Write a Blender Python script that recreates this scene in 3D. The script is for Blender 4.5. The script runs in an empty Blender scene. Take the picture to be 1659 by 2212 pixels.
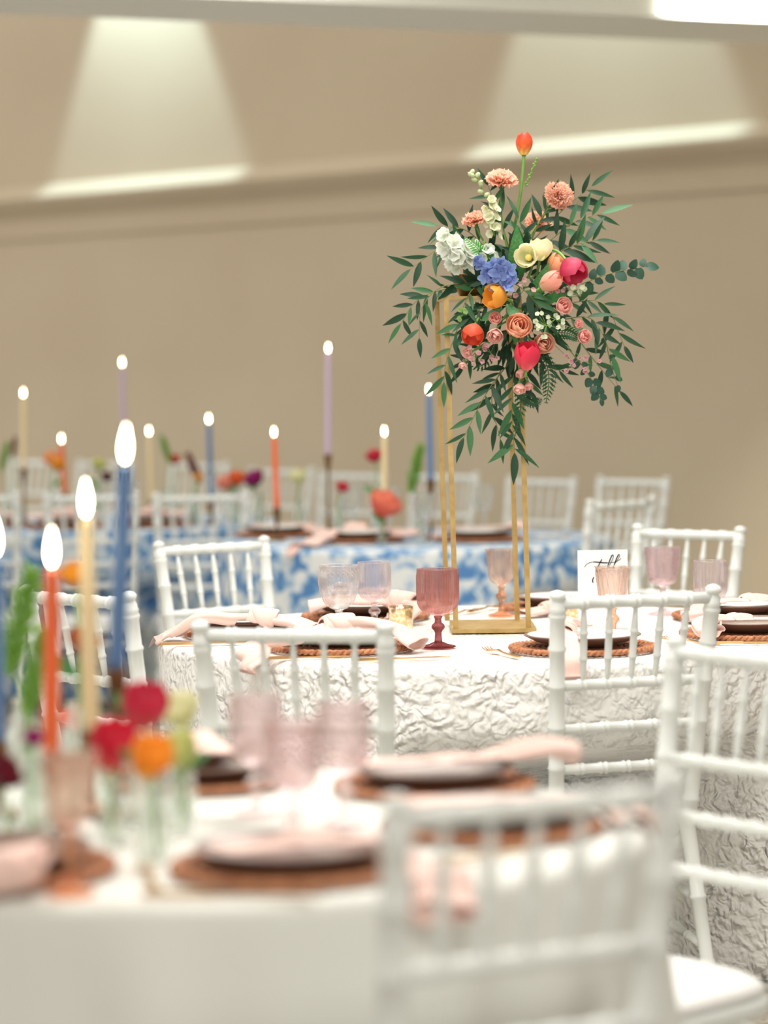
import bpy, bmesh, math, random
from mathutils import Vector, Matrix, Quaternion
random.seed(7)
scene = bpy.context.scene
col = scene.collection
R = math.radians

# ------------------------------------------------------------------ camera
CAM = Vector((0.0, 0.0, 1.39))
PITCH, ROLL = R(2.706), R(0.8)
_right0 = Vector((1, 0, 0)); _up0 = Vector((0, math.sin(PITCH), math.cos(PITCH)))
_fwd = Vector((0, math.cos(PITCH), -math.sin(PITCH)))
_rt = _right0 * math.cos(ROLL) - _up0 * math.sin(ROLL)
_up = _right0 * math.sin(ROLL) + _up0 * math.cos(ROLL)
cam_data = bpy.data.cameras.new('camera')
cam_data.sensor_fit = 'VERTICAL'; cam_data.sensor_height = 36.0; cam_data.lens = 6200 * 36.0 / 2212
cam_data.clip_end = 200
cam_data.dof.use_dof = True
cam_data.dof.focus_distance = 6.72
cam_data.dof.aperture_fstop = 2.0
cam = bpy.data.objects.new('camera', cam_data); col.objects.link(cam)
m3 = Matrix((_rt, _up, -_fwd)).transposed()
cam.matrix_world = Matrix.Translation(CAM) @ m3.to_4x4()
scene.camera = cam

# ------------------------------------------------------------------ world, lights, exposure
scene.view_settings.view_transform = 'Standard'
scene.view_settings.look = 'None'
scene.view_settings.gamma = 1.0
scene.view_settings.use_curve_mapping = False
scene.view_settings.exposure = 0.33
world = bpy.data.worlds.new('world'); scene.world = world
world.use_nodes = True
bg = world.node_tree.nodes['Background']
bg.inputs[0].default_value = (1.0, 0.965, 0.92, 1)
bg.inputs[1].default_value = 1.0

def area(name, loc, rot, size, power, color, sy=None):
    l = bpy.data.lights.new(name, 'AREA'); l.energy = power; l.color = color
    l.shape = 'RECTANGLE'; l.size = size; l.size_y = sy or size
    o = bpy.data.objects.new(name, l); o.location = loc; o.rotation_euler = rot; col.objects.link(o); return o
def spot(name, loc, target, power, color, ang, blend, radius=.06):
    l = bpy.data.lights.new(name, 'SPOT'); l.energy = power; l.color = color
    l.spot_size = R(ang); l.spot_blend = blend; l.shadow_soft_size = radius
    o = bpy.data.objects.new(name, l); o.location = loc
    o.rotation_euler = (Vector(target) - Vector(loc)).to_track_quat('-Z', 'Y').to_euler(); col.objects.link(o); return o
COOL = (0.93, 1.0, 0.93); WARM = (1.0, 0.86, 0.70); NEUT = (1.0, 0.965, 0.92)
# the room's ceiling panels, flush with the ceiling above the frame, all alike and facing straight down
for px_, py_ in ((0.4, 1.2), (0.4, 4.9), (0.4, 6.8), (0.4, 8.7), (-1.6, 4.9), (-1.0, 11.2)):
    area('ceiling_panel_offscreen', (px_, py_, 3.28), (0, 0, 0), 1.3, 44, NEUT)
# the two wall washers whose scallops the photograph shows on the upper back wall
WD = Vector((0.713, -0.701, 0)); WN = Vector((-0.701, -0.713, 0)); W0 = Vector((-2.503, 19.0, 0))
for t in (1.48, 5.24):
    p = W0 + WD * t
    spot('wall_washer_offscreen', p + WN * .32 + Vector((0, 0, 4.75)), p + WN * .01 + Vector((0, 0, 2.9)), 320, (0.60, 0.88, 1.0), 52, .3)
# downlight close to the bulkhead's front face
spot('bulkhead_downlight_offscreen', (1.38, 11.62, 3.24), (1.62, 12.15, 2.90), 260, (1, 1, .95), 100, 1.0)

# ------------------------------------------------------------------ measured layout (metres)
BOUQUET_AT = (0.24,7.05,1.56)
WILLOW = [
    ([(0.052, 0, 0.101), (-0.027, -0.05, 0.179), (-0.106, -0.06, 0.194)], 11, 0.05),
    ([(0.018, 0, 0.102), (-0.073, -0.06, 0.145), (-0.175, -0.08, 0.084)], 12, 0.052),
    ([(0.028, -0.02, 0.044), (-0.086, -0.08, 0.038), (-0.154, -0.09, 0.011), (-0.197, -0.08, -0.05)], 13, 0.044),
    ([(0.016, -0.04, 0.046), (-0.086, -0.1, 0.046), (-0.141, -0.115, -0.006), (-0.15, -0.11, -0.088)], 10, 0.046),
    ([(0.015, -0.04, -0.035), (-0.054, -0.1, -0.069), (-0.084, -0.12, -0.135), (-0.092, -0.12, -0.191)], 10, 0.046),
    ([(0.082, -0.05, -0.126), (0.011, -0.11, -0.215), (-0.049, -0.12, -0.328)], 12, 0.052),
    ([(0.082, -0.08, -0.137), (0.072, -0.12, -0.249), (0.078, -0.12, -0.367)], 15, 0.054),
    ([(0.06, -0.03, -0.137), (0.026, -0.06, -0.227), (0.047, -0.07, -0.334)], 11, 0.046),
    ([(0.134, 0.03, 0.158), (0.214, 0.02, 0.236), (0.283, 0.0, 0.29)], 10, 0.05),
    ([(0.148, -0.02, 0.133), (0.233, -0.03, 0.199), (0.305, -0.03, 0.22)], 10, 0.056),
    ([(0.164, -0.03, 0.11), (0.23, -0.06, 0.141), (0.287, -0.08, 0.153)], 11, 0.056),
    ([(0.185, -0.04, -0.004), (0.295, -0.08, 0.0), (0.351, -0.09, -0.113)], 12, 0.05),
    ([(0.195, -0.06, -0.038), (0.27, -0.1, -0.04), (0.32, -0.1, -0.135)], 11, 0.052),
    ([(0.23, -0.03, -0.072), (0.279, -0.04, -0.14), (0.343, -0.04, -0.22)], 8, 0.046),
    ([(0.086, 0.0, 0.101), (0.053, -0.02, 0.213), (0.022, -0.03, 0.297)], 10, 0.046),
    ([(0.11, 0.02, 0.112), (0.149, -0.02, 0.2), (0.171, -0.03, 0.245)], 10, 0.046),
    ([(0.06, -0.08, 0.064), (0.106, -0.16, 0.028), (0.161, -0.16, -0.039)], 9, 0.05),
    ([(0.016, -0.05, 0.066), (-0.031, -0.12, 0.02), (-0.061, -0.13, -0.069)], 10, 0.046),
    ([(0.08, -0.11, -0.048), (0.123, -0.14, -0.027), (0.178, -0.14, -0.072)], 9, 0.046),
    ([(0.06, -0.06, 0.009), (0.013, -0.12, -0.003), (-0.032, -0.13, -0.036)], 9, 0.044),
    ([(0.086, -0.02, 0.111), (0.107, -0.06, 0.154), (0.096, -0.06, 0.21)], 8, 0.05),
    ([(0.097, 0.0, 0.067), (0.175, -0.03, 0.064), (0.242, -0.03, 0.018)], 9, 0.05),
    ([(0.05, -0.02, -0.069), (-0.009, -0.05, -0.114), (-0.043, -0.06, -0.147)], 8, 0.045),
    ([(0.095, -0.02, -0.07), (0.16, -0.05, -0.15), (0.199, -0.06, -0.162)], 8, 0.045),
    ([(0.104, -0.06, -0.093), (0.107, -0.1, -0.16), (0.123, -0.1, -0.216)], 8, 0.045),
]
DOLLAR = [
    ([(0.23, -0.05, 0.041), (0.319, -0.07, 0.072), (0.409, -0.07, 0.088)], 13, 0.02),
    ([(0.211, -0.06, -0.105), (0.254, -0.08, -0.162), (0.276, -0.08, -0.202), (0.292, -0.08, -0.237)], 11, 0.016),
    ([(0.296, -0.06, -0.05), (0.316, -0.08, -0.152), (0.332, -0.08, -0.203)], 5, 0.014),
]
FERNS = [
    ([(0.028, -0.1, 0.098), (-0.003, -0.15, 0.129), (-0.039, -0.17, 0.159)], 0.026, 1),
    ([(0.141, -0.1, -0.094), (0.16, -0.15, -0.172), (0.153, -0.15, -0.241)], 0.03, 0),
    ([(0.085, -0.1, -0.149), (0.093, -0.14, -0.238), (0.077, -0.14, -0.321)], 0.024, 0),
    ([(0.157, -0.12, -0.072), (0.205, -0.16, -0.073), (0.238, -0.16, -0.09)], 0.026, 0),
    ([(0.042, -0.05, -0.092), (0.001, -0.09, -0.148), (-0.05, -0.1, -0.13)], 0.02, 0),
    ([(0.089, -0.1, -0.216), (0.121, -0.13, -0.239), (0.144, -0.13, -0.23)], 0.02, 0),
]
TULIPS = [
    ((0.114, -0.02, 0.392), (0.04, 0, 1), 0.056, 0.021, 'tulip_flame', 0.0, (0.089, -0.008, 0.191)),
    ((0.031, -0.21, 0.016), (-0.75, -0.5, 0.15), 0.056, 0.029, 'tulip_yellow', 0.18, (0.053, -0.084, -0.036)),
    ((0.105, -0.22, -0.125), (0.05, -0.35, 0.9), 0.068, 0.031, 'tulip_hotpink', 0.1, (0.109, -0.088, -0.048)),
    ((0.219, -0.18, 0.076), (0.35, -0.5, -0.6), 0.066, 0.033, 'tulip_magenta', 0.15, (0.173, -0.072, 0.13)),
    ((0.165, -0.2, 0.05), (0.75, -0.3, 0.45), 0.056, 0.024, 'tulip_blush', 0.0, (0.138, -0.08, -0.004)),
    ((-0.021, -0.17, -0.072), (-0.2, -0.55, -0.75), 0.05, 0.027, 'tulip_coral', 0.12, (0.026, -0.068, -0.036)),
    ((0.11, -0.17, 0.112), (-0.3, -0.8, 0.2), 0.046, 0.025, 'tulip_cream', 0.5, (0.117, -0.068, 0.064)),
    ((0.145, -0.14, 0.131), (0.1, -0.25, 0.95), 0.056, 0.025, 'tulip_cream', 0.4, (0.128, -0.056, 0.064)),
    ((0.185, -0.12, 0.092), (0.5, -0.3, 0.6), 0.052, 0.026, 'tulip_peach', 0.2, (0.129, -0.048, 0.042)),
]
ROSES = [
    ((0.086, -0.215, -0.057), (0.1, -0.9, 0.35), 0.033, 'rose_peach', 5),
    ((0.147, -0.19, -0.097), (0.2, -0.9, 0.1), 0.027, 'rose_tan', 4),
    ((0.194, -0.2, -0.009), (0.3, -0.85, 0.3), 0.022, 'rose_pink', 4),
    ((0.031, -0.21, -0.036), (-0.1, -0.9, 0.3), 0.016, 'rose_pink', 4),
    ((0.03, -0.205, -0.076), (-0.1, -0.75, -0.4), 0.021, 'rose_blush', 4),
    ((0.245, -0.17, -0.082), (0.3, -0.9, 0.1), 0.018, 'rose_pink', 4),
    ((0.232, -0.16, -0.052), (0.4, -0.7, 0.3), 0.0125, 'rose_pink', 3),
    ((-0.034, -0.15, -0.116), (-0.4, -0.7, -0.1), 0.014, 'rose_blush', 3),
    ((-0.045, -0.14, -0.147), (-0.3, -0.5, -0.7), 0.011, 'rose_blush', 3),
    ((0.091, -0.19, -0.168), (0, -0.5, -0.8), 0.014, 'rose_pink', 3),
    ((0.088, -0.18, -0.204), (-0.1, -0.5, -0.8), 0.017, 'rose_blush', 3),
    ((0.11, -0.17, -0.199), (0.2, -0.4, -0.8), 0.012, 'rose_pink', 3),
]
CARNATIONS = [
    ((0.059, -0.04, 0.317), (0.1, -0.35, 0.95), 0.04),
    ((0.2, -0.05, 0.269), (0.25, -0.9, 0.3), 0.037),
    ((-0.013, -0.08, 0.217), (-0.2, -0.3, 0.95), 0.032),
    ((0.155, 0.06, 0.216), (0.2, -0.5, 0.6), 0.036),
]
SPIKES = [
    ([(0.016, -0.05, 0.262), (-0.004, -0.06, 0.307), (-0.026, -0.06, 0.321)], 'bud_green', 9, 0.009),
    ([(0.036, -0.09, 0.165), (0.03, -0.09, 0.209), (0.026, -0.08, 0.252)], 'stock_cream', 12, 0.013),
    ([(-0.014, -0.13, 0.108), (-0.059, -0.14, 0.125), (-0.08, -0.12, 0.17)], 'stock_white', 16, 0.019),
    ([(-0.042, -0.12, 0.087), (-0.053, -0.13, 0.109), (-0.041, -0.13, 0.142)], 'stock_white', 10, 0.018),
    ([(0.022, -0.14, 0.107), (0.014, -0.13, 0.124), (0.009, -0.13, 0.152)], 'stock_white', 5, 0.015),
    ([(0.116, -0.03, 0.29), (0.131, -0.03, 0.324), (0.144, -0.03, 0.355)], 'bud_lime', 12, 0.004),
]
DELPH = [(0.0, -0.205, 0.094), (0.013, -0.209, 0.079), (0.028, -0.213, 0.091), (0.039, -0.217, 0.071), (0.022, -0.205, 0.061), (0.052, -0.209, 0.06), (0.063, -0.213, 0.08), (0.044, -0.217, 0.098), (0.071, -0.205, 0.054), (0.008, -0.209, 0.061), (0.034, -0.213, 0.047), (0.056, -0.217, 0.038), (-0.011, -0.205, 0.103)]
FILLERS = [
    ((0.152, -0.22, -0.055), 'white', 10, 0.03),
    ((0.233, -0.17, 0.015), 'white', 9, 0.025),
    ((0.175, -0.2, -0.04), 'white', 8, 0.022),
    ((-0.012, -0.16, -0.123), 'pink', 9, 0.022),
    ((0.021, -0.16, -0.117), 'pink', 6, 0.02),
    ((0.105, -0.19, 0.036), 'pink', 5, 0.025),
    ((0.177, -0.17, 0.021), 'pink', 6, 0.025),
    ((0.223, -0.12, -0.145), 'pink', 5, 0.02),
    ((0.269, -0.1, -0.151), 'pink', 4, 0.02),
    ((-0.044, -0.15, -0.025), 'lime', 6, 0.012),
]
FAR_CANDLES = [
    ((-1.574, 12.55, 1.003), (-1.569, 12.55, 1.321), 'cream'),
    ((-1.405, 12.62, 0.887), (-1.413, 12.62, 1.117), 'orange'),
    ((-1.147, 12.7, 1.023), (-1.148, 12.7, 1.449), 'purple'),
    ((-1.013, 12.5, 0.856), (-1.018, 12.5, 1.148), 'cream'),
    ((-0.739, 12.3, 0.855), (-0.745, 12.3, 1.2), 'blue'),
    ((-0.413, 11.05, 0.884), (-0.419, 11.05, 1.163), 'orange'),
    ((-0.217, 11.25, 1.081), (-0.21, 11.25, 1.485), 'purple'),
    ((0.002, 11.0, 0.941), (0.005, 11.0, 1.161), 'cream'),
    ((0.179, 10.95, 0.987), (0.177, 10.95, 1.319), 'blue'),
]
NEAR_CANDLES = [
    ((-0.471, 4.0, 0.861), (-0.465, 4.0, 1.128), 'orange'),
    ((-0.427, 4.12, 0.881), (-0.428, 4.12, 1.191), 'cream'),
    ((-0.382, 4.05, 0.977), (-0.365, 4.05, 1.27), 'blue'),
    ((-0.56, 4.1, 0.869), (-0.557, 4.1, 1.138), 'blue'),
]
FAR_FLOWERS = [
    ('spike', (-1.662, 12.6, 1.064), 0.0625, 'lime'),
    ('spike', (-1.64, 12.75, 1.101), 0.0438, 'maroon'),
    ('round', (-1.478, 12.8, 1.045), 0.0438, 'peach'),
    ('round', (-1.411, 12.44, 1.029), 0.0375, 'gold'),
    ('round', (-1.248, 12.6, 1.024), 0.035, 'limepale'),
    ('round', (-1.21, 12.55, 0.968), 0.0275, 'plum'),
    ('spike', (-0.962, 12.7, 1.082), 0.0625, 'lime'),
    ('round', (-0.931, 12.8, 1.034), 0.03, 'red'),
    ('spike', (-0.821, 12.4, 1.008), 0.0688, 'maroon'),
    ('round', (-0.792, 12.25, 0.973), 0.0225, 'gold'),
    ('round', (-0.688, 12.45, 0.94), 0.0425, 'blush'),
    ('round', (-0.627, 12.28, 0.965), 0.0413, 'orange'),
    ('round', (-0.546, 12.1, 0.97), 0.045, 'magenta'),
    ('round', (-0.348, 11.62, 0.992), 0.04, 'ivory'),
    ('round', (-0.036, 11.3, 1.079), 0.035, 'crimson'),
    ('round', (-0.16, 11.2, 0.961), 0.0275, 'crimson'),
    ('round', (0.005, 10.66, 0.917), 0.065, 'coral'),
    ('spike', (0.126, 11.14, 1.034), 0.0938, 'lime'),
]
NEAR_FLOWERS = [
    ('round', (-0.475, 4.38, 1.095), 0.0242, 'gold'),
    ('round', (-0.446, 4.24, 1.004), 0.0264, 'rust'),
    ('spike', (-0.566, 4.44, 1.02), 0.0825, 'lime'),
    ('spike', (-0.526, 4.28, 0.956), 0.066, 'lime'),
    ('tulip', (-0.339, 4.0, 0.936), 0.033, 'crimson'),
    ('tulip', (-0.37, 3.85, 0.901), 0.033, 'red'),
    ('tulip', (-0.307, 3.71, 0.902), 0.0286, 'gold'),
    ('round', (-0.298, 4.1, 0.918), 0.033, 'ivory'),
    ('round', (-0.286, 3.93, 0.882), 0.033, 'limepale'),
    ('round', (-0.485, 3.92, 0.902), 0.0154, 'magenta'),
    ('round', (-0.511, 3.8, 0.871), 0.0286, 'maroon'),
    ('round', (-0.493, 4.5, 0.856), 0.022, 'coral'),
]
NAPKIN_PATHS = {
    'P1': ((-0.297, 6.86, 0.813), [(-0.369, 6.85, 0.814), (-0.434, 6.84, 0.821), (-0.486, 6.86, 0.793), (-0.536, 6.88, 0.76)], [(-0.213, 6.84, 0.805), (-0.163, 6.8, 0.789)], 0.03),
    'P2': ((-0.113, 6.5, 0.825), [(-0.181, 6.46, 0.809), (-0.242, 6.4, 0.807), (-0.281, 6.4, 0.795), (-0.297, 6.345, 0.773), (-0.312, 6.335, 0.74)], [(-0.056, 6.5, 0.832), (0.018, 6.5, 0.817), (0.075, 6.47, 0.783)], 0.032),
    'P3': ((0.035, 7.28, 0.817), [(-0.038, 7.28, 0.82), (-0.121, 7.3, 0.82), (-0.194, 7.3, 0.804)], [(0.067, 7.24, 0.805), (0.032, 7.2, 0.771)], 0.032),
    'P4': ((0.398, 6.4, 0.817), [(0.398, 6.33, 0.799), (0.392, 6.17, 0.779), (0.394, 6.14, 0.734)], [(0.4, 6.47, 0.833), (0.437, 6.55, 0.815)], 0.026),
    'P5': ((0.82, 6.68, 0.804), [(0.767, 6.66, 0.812), (0.736, 6.64, 0.809), (0.741, 6.62, 0.788), (0.76, 6.6, 0.794)], [(0.872, 6.68, 0.803), (0.937, 6.68, 0.795)], 0.026),
    'P6': ((0.923, 7.2, 0.805), [(0.845, 7.18, 0.807), (0.795, 7.15, 0.787), (0.748, 7.14, 0.777)], [(0.987, 7.2, 0.798), (1.034, 7.2, 0.792)], 0.03),
    'P7': ((0.429, 7.42, 0.779), [(0.392, 7.4, 0.776), (0.353, 7.38, 0.769)], [(0.477, 7.42, 0.778), (0.525, 7.42, 0.769)], 0.026),
    'N1': ((-0.105, 3.58, 0.792), [(-0.139, 3.56, 0.793), (-0.172, 3.54, 0.79), (-0.206, 3.52, 0.783)], [(-0.058, 3.58, 0.791), (-0.012, 3.6, 0.785), (0.035, 3.6, 0.769), (0.059, 3.5, 0.76), (0.06, 3.43, 0.742)], 0.032),
    'N2': ((0.086, 4.33, 0.786), [(0.037, 4.32, 0.783), (-0.012, 4.3, 0.779), (-0.047, 4.3, 0.773)], [(0.15, 4.35, 0.798), (0.2, 4.36, 0.816), (0.244, 4.38, 0.82), (0.275, 4.4, 0.808)], 0.034),
    'N3': ((0.153, 3.92, 0.77), [(0.102, 3.9, 0.772), (0.058, 3.9, 0.775), (0.019, 3.88, 0.775)], [(0.217, 3.92, 0.769), (0.289, 3.95, 0.772), (0.356, 3.97, 0.75), (0.37, 3.98, 0.699)], 0.032),
    'N4': ((-0.293, 4.44, 0.785), [(-0.328, 4.42, 0.785), (-0.364, 4.42, 0.783)], [(-0.258, 4.46, 0.796), (-0.29, 4.52, 0.811), (-0.308, 4.56, 0.813)], 0.03),
    'N5': ((-0.462, 3.47, 0.796), [(-0.49, 3.47, 0.793), (-0.519, 3.47, 0.788)], [(-0.443, 3.5, 0.807), (-0.42, 3.5, 0.813)], 0.03),
    'F1': ((-0.114, 10.85, 0.809), [(-0.201, 10.8, 0.792), (-0.258, 10.62, 0.782), (-0.293, 10.5, 0.747)], [(-0.0, 10.82, 0.791), (0.122, 10.85, 0.798)], 0.034),
    'F2': ((0.315, 10.85, 0.787), [(0.227, 10.85, 0.779), (0.183, 10.85, 0.771)], [(0.422, 10.88, 0.796), (0.522, 10.95, 0.814)], 0.034),
    'F3': ((-0.402, 11.3, 0.781), [(-0.475, 11.3, 0.773), (-0.521, 11.3, 0.765)], [(-0.31, 11.28, 0.781), (-0.228, 11.28, 0.78)], 0.034),
}

# ------------------------------------------------------------------ helpers
def lin(c):
    return tuple(((x / 255) / 12.92 if x / 255 <= .04045 else ((x / 255 + .055) / 1.055) ** 2.4) for x in c)
MATS = {}
def mat(name, rgb, rough=.5, metal=0.0, **kw):
    if name in MATS: return MATS[name]
    m = bpy.data.materials.new(name); m.use_nodes = True
    b = m.node_tree.nodes['Principled BSDF']
    b.inputs['Base Color'].default_value = (*lin(rgb), 1)
    b.inputs['Roughness'].default_value = rough
    b.inputs['Metallic'].default_value = metal
    for k, v in kw.items(): b.inputs[k].default_value = v
    MATS[name] = m
    return m
def nodes(m): return m.node_tree.nodes, m.node_tree.links, m.node_tree.nodes['Principled BSDF']
def add_bump(m, kind='noise', scale=40, strength=.3, dist=.004, coord='Object', detail=3):
    N, L, b = nodes(m)
    tc = N.new('ShaderNodeTexCoord')
    t = N.new('ShaderNodeTexNoise' if kind == 'noise' else 'ShaderNodeTexVoronoi')
    t.inputs['Scale'].default_value = scale
    if kind == 'noise': t.inputs['Detail'].default_value = detail
    bp = N.new('ShaderNodeBump'); bp.inputs['Strength'].default_value = strength; bp.inputs['Distance'].default_value = dist
    L.new(tc.outputs[coord], t.inputs['Vector']); L.new(t.outputs[0], bp.inputs['Height']); L.new(bp.outputs[0], b.inputs['Normal'])
    return m
def vary(m, rgb2, scale=6, lo=.35, hi=.65, coord='Object', detail=4):
    N, L, b = nodes(m)
    tc = N.new('ShaderNodeTexCoord'); t = N.new('ShaderNodeTexNoise'); t.inputs['Scale'].default_value = scale; t.inputs['Detail'].default_value = detail
    r = N.new('ShaderNodeValToRGB'); r.color_ramp.elements[0].position = lo; r.color_ramp.elements[1].position = hi
    r.color_ramp.elements[0].color = b.inputs['Base Color'].default_value; r.color_ramp.elements[1].color = (*lin(rgb2), 1)
    L.new(tc.outputs[coord], t.inputs['Vector']); L.new(t.outputs[0], r.inputs[0]); L.new(r.outputs[0], b.inputs['Base Color'])
    return m
def petal_mat(name, base, tip, L_, mid=None, rough=.45):
    """colour runs from the petal's base to its tip along local z"""
    if name in MATS: return MATS[name]
    m = mat(name, tip, rough, **{'Subsurface Weight': .0})
    N, L, b = nodes(m)
    tc = N.new('ShaderNodeTexCoord'); sp = N.new('ShaderNodeSeparateXYZ'); mp = N.new('ShaderNodeMapRange')
    mp.inputs['From Max'].default_value = L_
    nz = N.new('ShaderNodeTexNoise'); nz.inputs['Scale'].default_value = 60; nz.inputs['Detail'].default_value = 2
    ad = N.new('ShaderNodeMath'); ad.operation = 'MULTIPLY_ADD'; ad.inputs[1].default_value = .5; 
    sub = N.new('ShaderNodeMath'); sub.operation = 'SUBTRACT'; sub.inputs[1].default_value = .25
    r = N.new('ShaderNodeValToRGB'); cr = r.color_ramp
    cr.elements[0].color = (*lin(base), 1); cr.elements[1].color = (*lin(tip), 1); cr.elements[0].position = .05; cr.elements[1].position = .85
    if mid:
        e = cr.elements.new(.4); e.color = (*lin(mid), 1)
    L.new(tc.outputs['Object'], sp.inputs[0]); L.new(sp.outputs[2], mp.inputs[0]); L.new(tc.outputs['Object'], nz.inputs['Vector'])
    L.new(nz.outputs[0], ad.inputs[0]); L.new(mp.outputs[0], ad.inputs[2]); L.new(ad.outputs[0], sub.inputs[0]); L.new(sub.outputs[0], r.inputs[0])
    L.new(r.outputs[0], b.inputs['Base Color'])
    tr = N.new('ShaderNodeBsdfTranslucent'); mx = N.new('ShaderNodeMixShader'); mx.inputs[0].default_value = .42
    L.new(r.outputs[0], tr.inputs['Color']); L.new(b.outputs[0], mx.inputs[1]); L.new(tr.outputs[0], mx.inputs[2])
    L.new(mx.outputs[0], N['Material Output'].inputs[0])
    return m
def glass_mat(name, rgb, mixf=.38, ior=1.48, rough=.0, haze=.03, body=None):
    if name in MATS: return MATS[name]
    m = bpy.data.materials.new(name); m.use_nodes = True
    N, L = m.node_tree.nodes, m.node_tree.links
    N.remove(N['Principled BSDF']); out = N['Material Output']
    g = N.new('ShaderNodeBsdfGlass'); g.inputs['Color'].default_value = (*lin(rgb), 1); g.inputs['IOR'].default_value = ior; g.inputs['Roughness'].default_value = rough
    t = N.new('ShaderNodeBsdfTransparent'); t.inputs['Color'].default_value = (*lin(rgb), 1)
    mx = N.new('ShaderNodeMixShader'); mx.inputs[0].default_value = mixf
    L.new(t.outputs[0], mx.inputs[1]); L.new(g.outputs[0], mx.inputs[2])
    d = N.new('ShaderNodeBsdfTranslucent'); d.inputs['Color'].default_value = (*lin(body or rgb), 1)
    m2 = N.new('ShaderNodeMixShader'); m2.inputs[0].default_value = haze
    L.new(mx.outputs[0], m2.inputs[1]); L.new(d.outputs[0], m2.inputs[2]); L.new(m2.outputs[0], out.inputs[0])
    MATS[name] = m
    return m
def emit(name, rgb, strength):
    if name in MATS: return MATS[name]
    m = mat(name, (10, 10, 10), .5)
    b = m.node_tree.nodes['Principled BSDF']
    b.inputs['Emission Color'].default_value = (*lin(rgb), 1); b.inputs['Emission Strength'].default_value = strength
    return m

class MB:
    def __init__(s): s.v = []; s.f = []
    def add(s, vs, fs):
        o = len(s.v); s.v.extend([tuple(v) for v in vs]); s.f.extend([tuple(i + o for i in f) for f in fs]); return s
    def box(s, c, d):
        x, y, z = c; a, b, e = d[0] / 2, d[1] / 2, d[2] / 2
        vs = [(x + i * a, y + j * b, z + k * e) for k in (-1, 1) for j in (-1, 1) for i in (-1, 1)]
        return s.add(vs, [(0, 2, 3, 1), (4, 5, 7, 6), (0, 1, 5, 4), (2, 6, 7, 3), (0, 4, 6, 2), (1, 3, 7, 5)])
    def lathe(s, prof, seg=32, o=(0, 0, 0), mod=None, closed=False):
        n = len(prof); vs = []; fs = []
        for i, (r, z) in enumerate(prof):
            for k in range(seg):
                a = 2 * math.pi * k / seg
                rr = r * (mod(a, i / (n - 1), z) if mod else 1)
                vs.append((o[0] + rr * math.cos(a), o[1] + rr * math.sin(a), o[2] + z))
        for i in range(n - (0 if closed else 1)):
            i2 = (i + 1) % n
            for k in range(seg):
                k2 = (k + 1) % seg
                fs.append((i * seg + k, i * seg + k2, i2 * seg + k2, i2 * seg + k))
        return s.add(vs, fs)
    def tube(s, pts, rad, seg=8, cap=True):
        pts = [Vector(p) for p in pts]; n = len(pts)
        if not hasattr(rad, '__len__'): rad = [rad] * n
        vs = []; fs = []; prev = None
        for i, p in enumerate(pts):
            t = (pts[min(i + 1, n - 1)] - pts[max(i - 1, 0)]).normalized()
            if prev is None:
                a = t.cross(Vector((0, 0, 1)))
                if a.length < .05: a = t.cross(Vector((0, 1, 0)))
            else: a = prev - t * prev.dot(t)
            a.normalize(); prev = a; b = t.cross(a)
            for k in range(seg):
                th = 2 * math.pi * k / seg
                vs.append(p + (a * math.cos(th) + b * math.sin(th)) * rad[i])
        for i in range(n - 1):
            for k in range(seg):
                k2 = (k + 1) % seg
                fs.append((i * seg + k, i * seg + k2, (i + 1) * seg + k2, (i + 1) * seg + k))
        if cap:
            fs.append(tuple(range(seg - 1, -1, -1))); fs.append(tuple((n - 1) * seg + k for k in range(seg)))
        return s.add(vs, fs)
    def blob(s, c, r, seg=8, rings=5, axis=None):
        c = Vector(c); q = Vector((0, 0, 1)).rotation_difference(Vector(axis)) if axis else Quaternion()
        rx, ry, rz = r if hasattr(r, '__len__') else (r, r, r)
        vs = []; fs = []
        for i in range(rings + 1):
            ph = math.pi * i / rings
            for k in range(seg):
                th = 2 * math.pi * k / seg
                vs.append(c + q @ Vector((rx * math.sin(ph) * math.cos(th), ry * math.sin(ph) * math.sin(th), -rz * math.cos(ph))))
        for i in range(rings):
            for k in range(seg):
                k2 = (k + 1) % seg
                fs.append((i * seg + k, i * seg + k2, (i + 1) * seg + k2, (i + 1) * seg + k))
        return s.add(vs, fs)
    def mesh(s, name, m, smooth=True):
        me = bpy.data.meshes.new(name); me.from_pydata(s.v, [], s.f)
        if m: me.materials.append(m)
        if smooth: me.polygons.foreach_set('use_smooth', [True] * len(me.polygons))
        me.update(); return me
    def build(s, name, m, parent=None, loc=(0, 0, 0), rot=None, smooth=True):
        return put(name, s.mesh(name, m, smooth), parent, loc, rot)
def put(name, me, parent=None, loc=(0, 0, 0), rot=None, scale=None):
    o = bpy.data.objects.new(name, me); o.location = loc
    if rot is not None:
        if isinstance(rot, Quaternion): o.rotation_mode = 'QUATERNION'; o.rotation_quaternion = rot
        else: o.rotation_euler = rot
    if scale: o.scale = scale if hasattr(scale, '__len__') else (scale,) * 3
    if parent: o.parent = parent
    col.objects.link(o); return o
def empty(name, loc=(0, 0, 0), rz=0): 
    o = bpy.data.objects.new(name, None); o.location = loc; o.rotation_euler = (0, 0, rz); o.empty_display_size = .1; col.objects.link(o); return o
def tag(o, label, cat, group=None):
    o['label'] = label; o['category'] = cat
    if group: o['group'] = group
    return o
def struct(o, label=None, cat=None):
    o['kind'] = 'structure'
    if label: o['label'] = label
    if cat: o['category'] = cat
    return o
def copy_tree(o, parent=None):
    c = o.copy(); col.objects.link(c)
    if parent: c.parent = parent
    for ch in KIDS.get(o.name, []): copy_tree(ch, c)
    return c
KIDS = {}
def index_kids(o):
    KIDS[o.name] = list(o.children)
    for c in o.children: index_kids(c)
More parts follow.
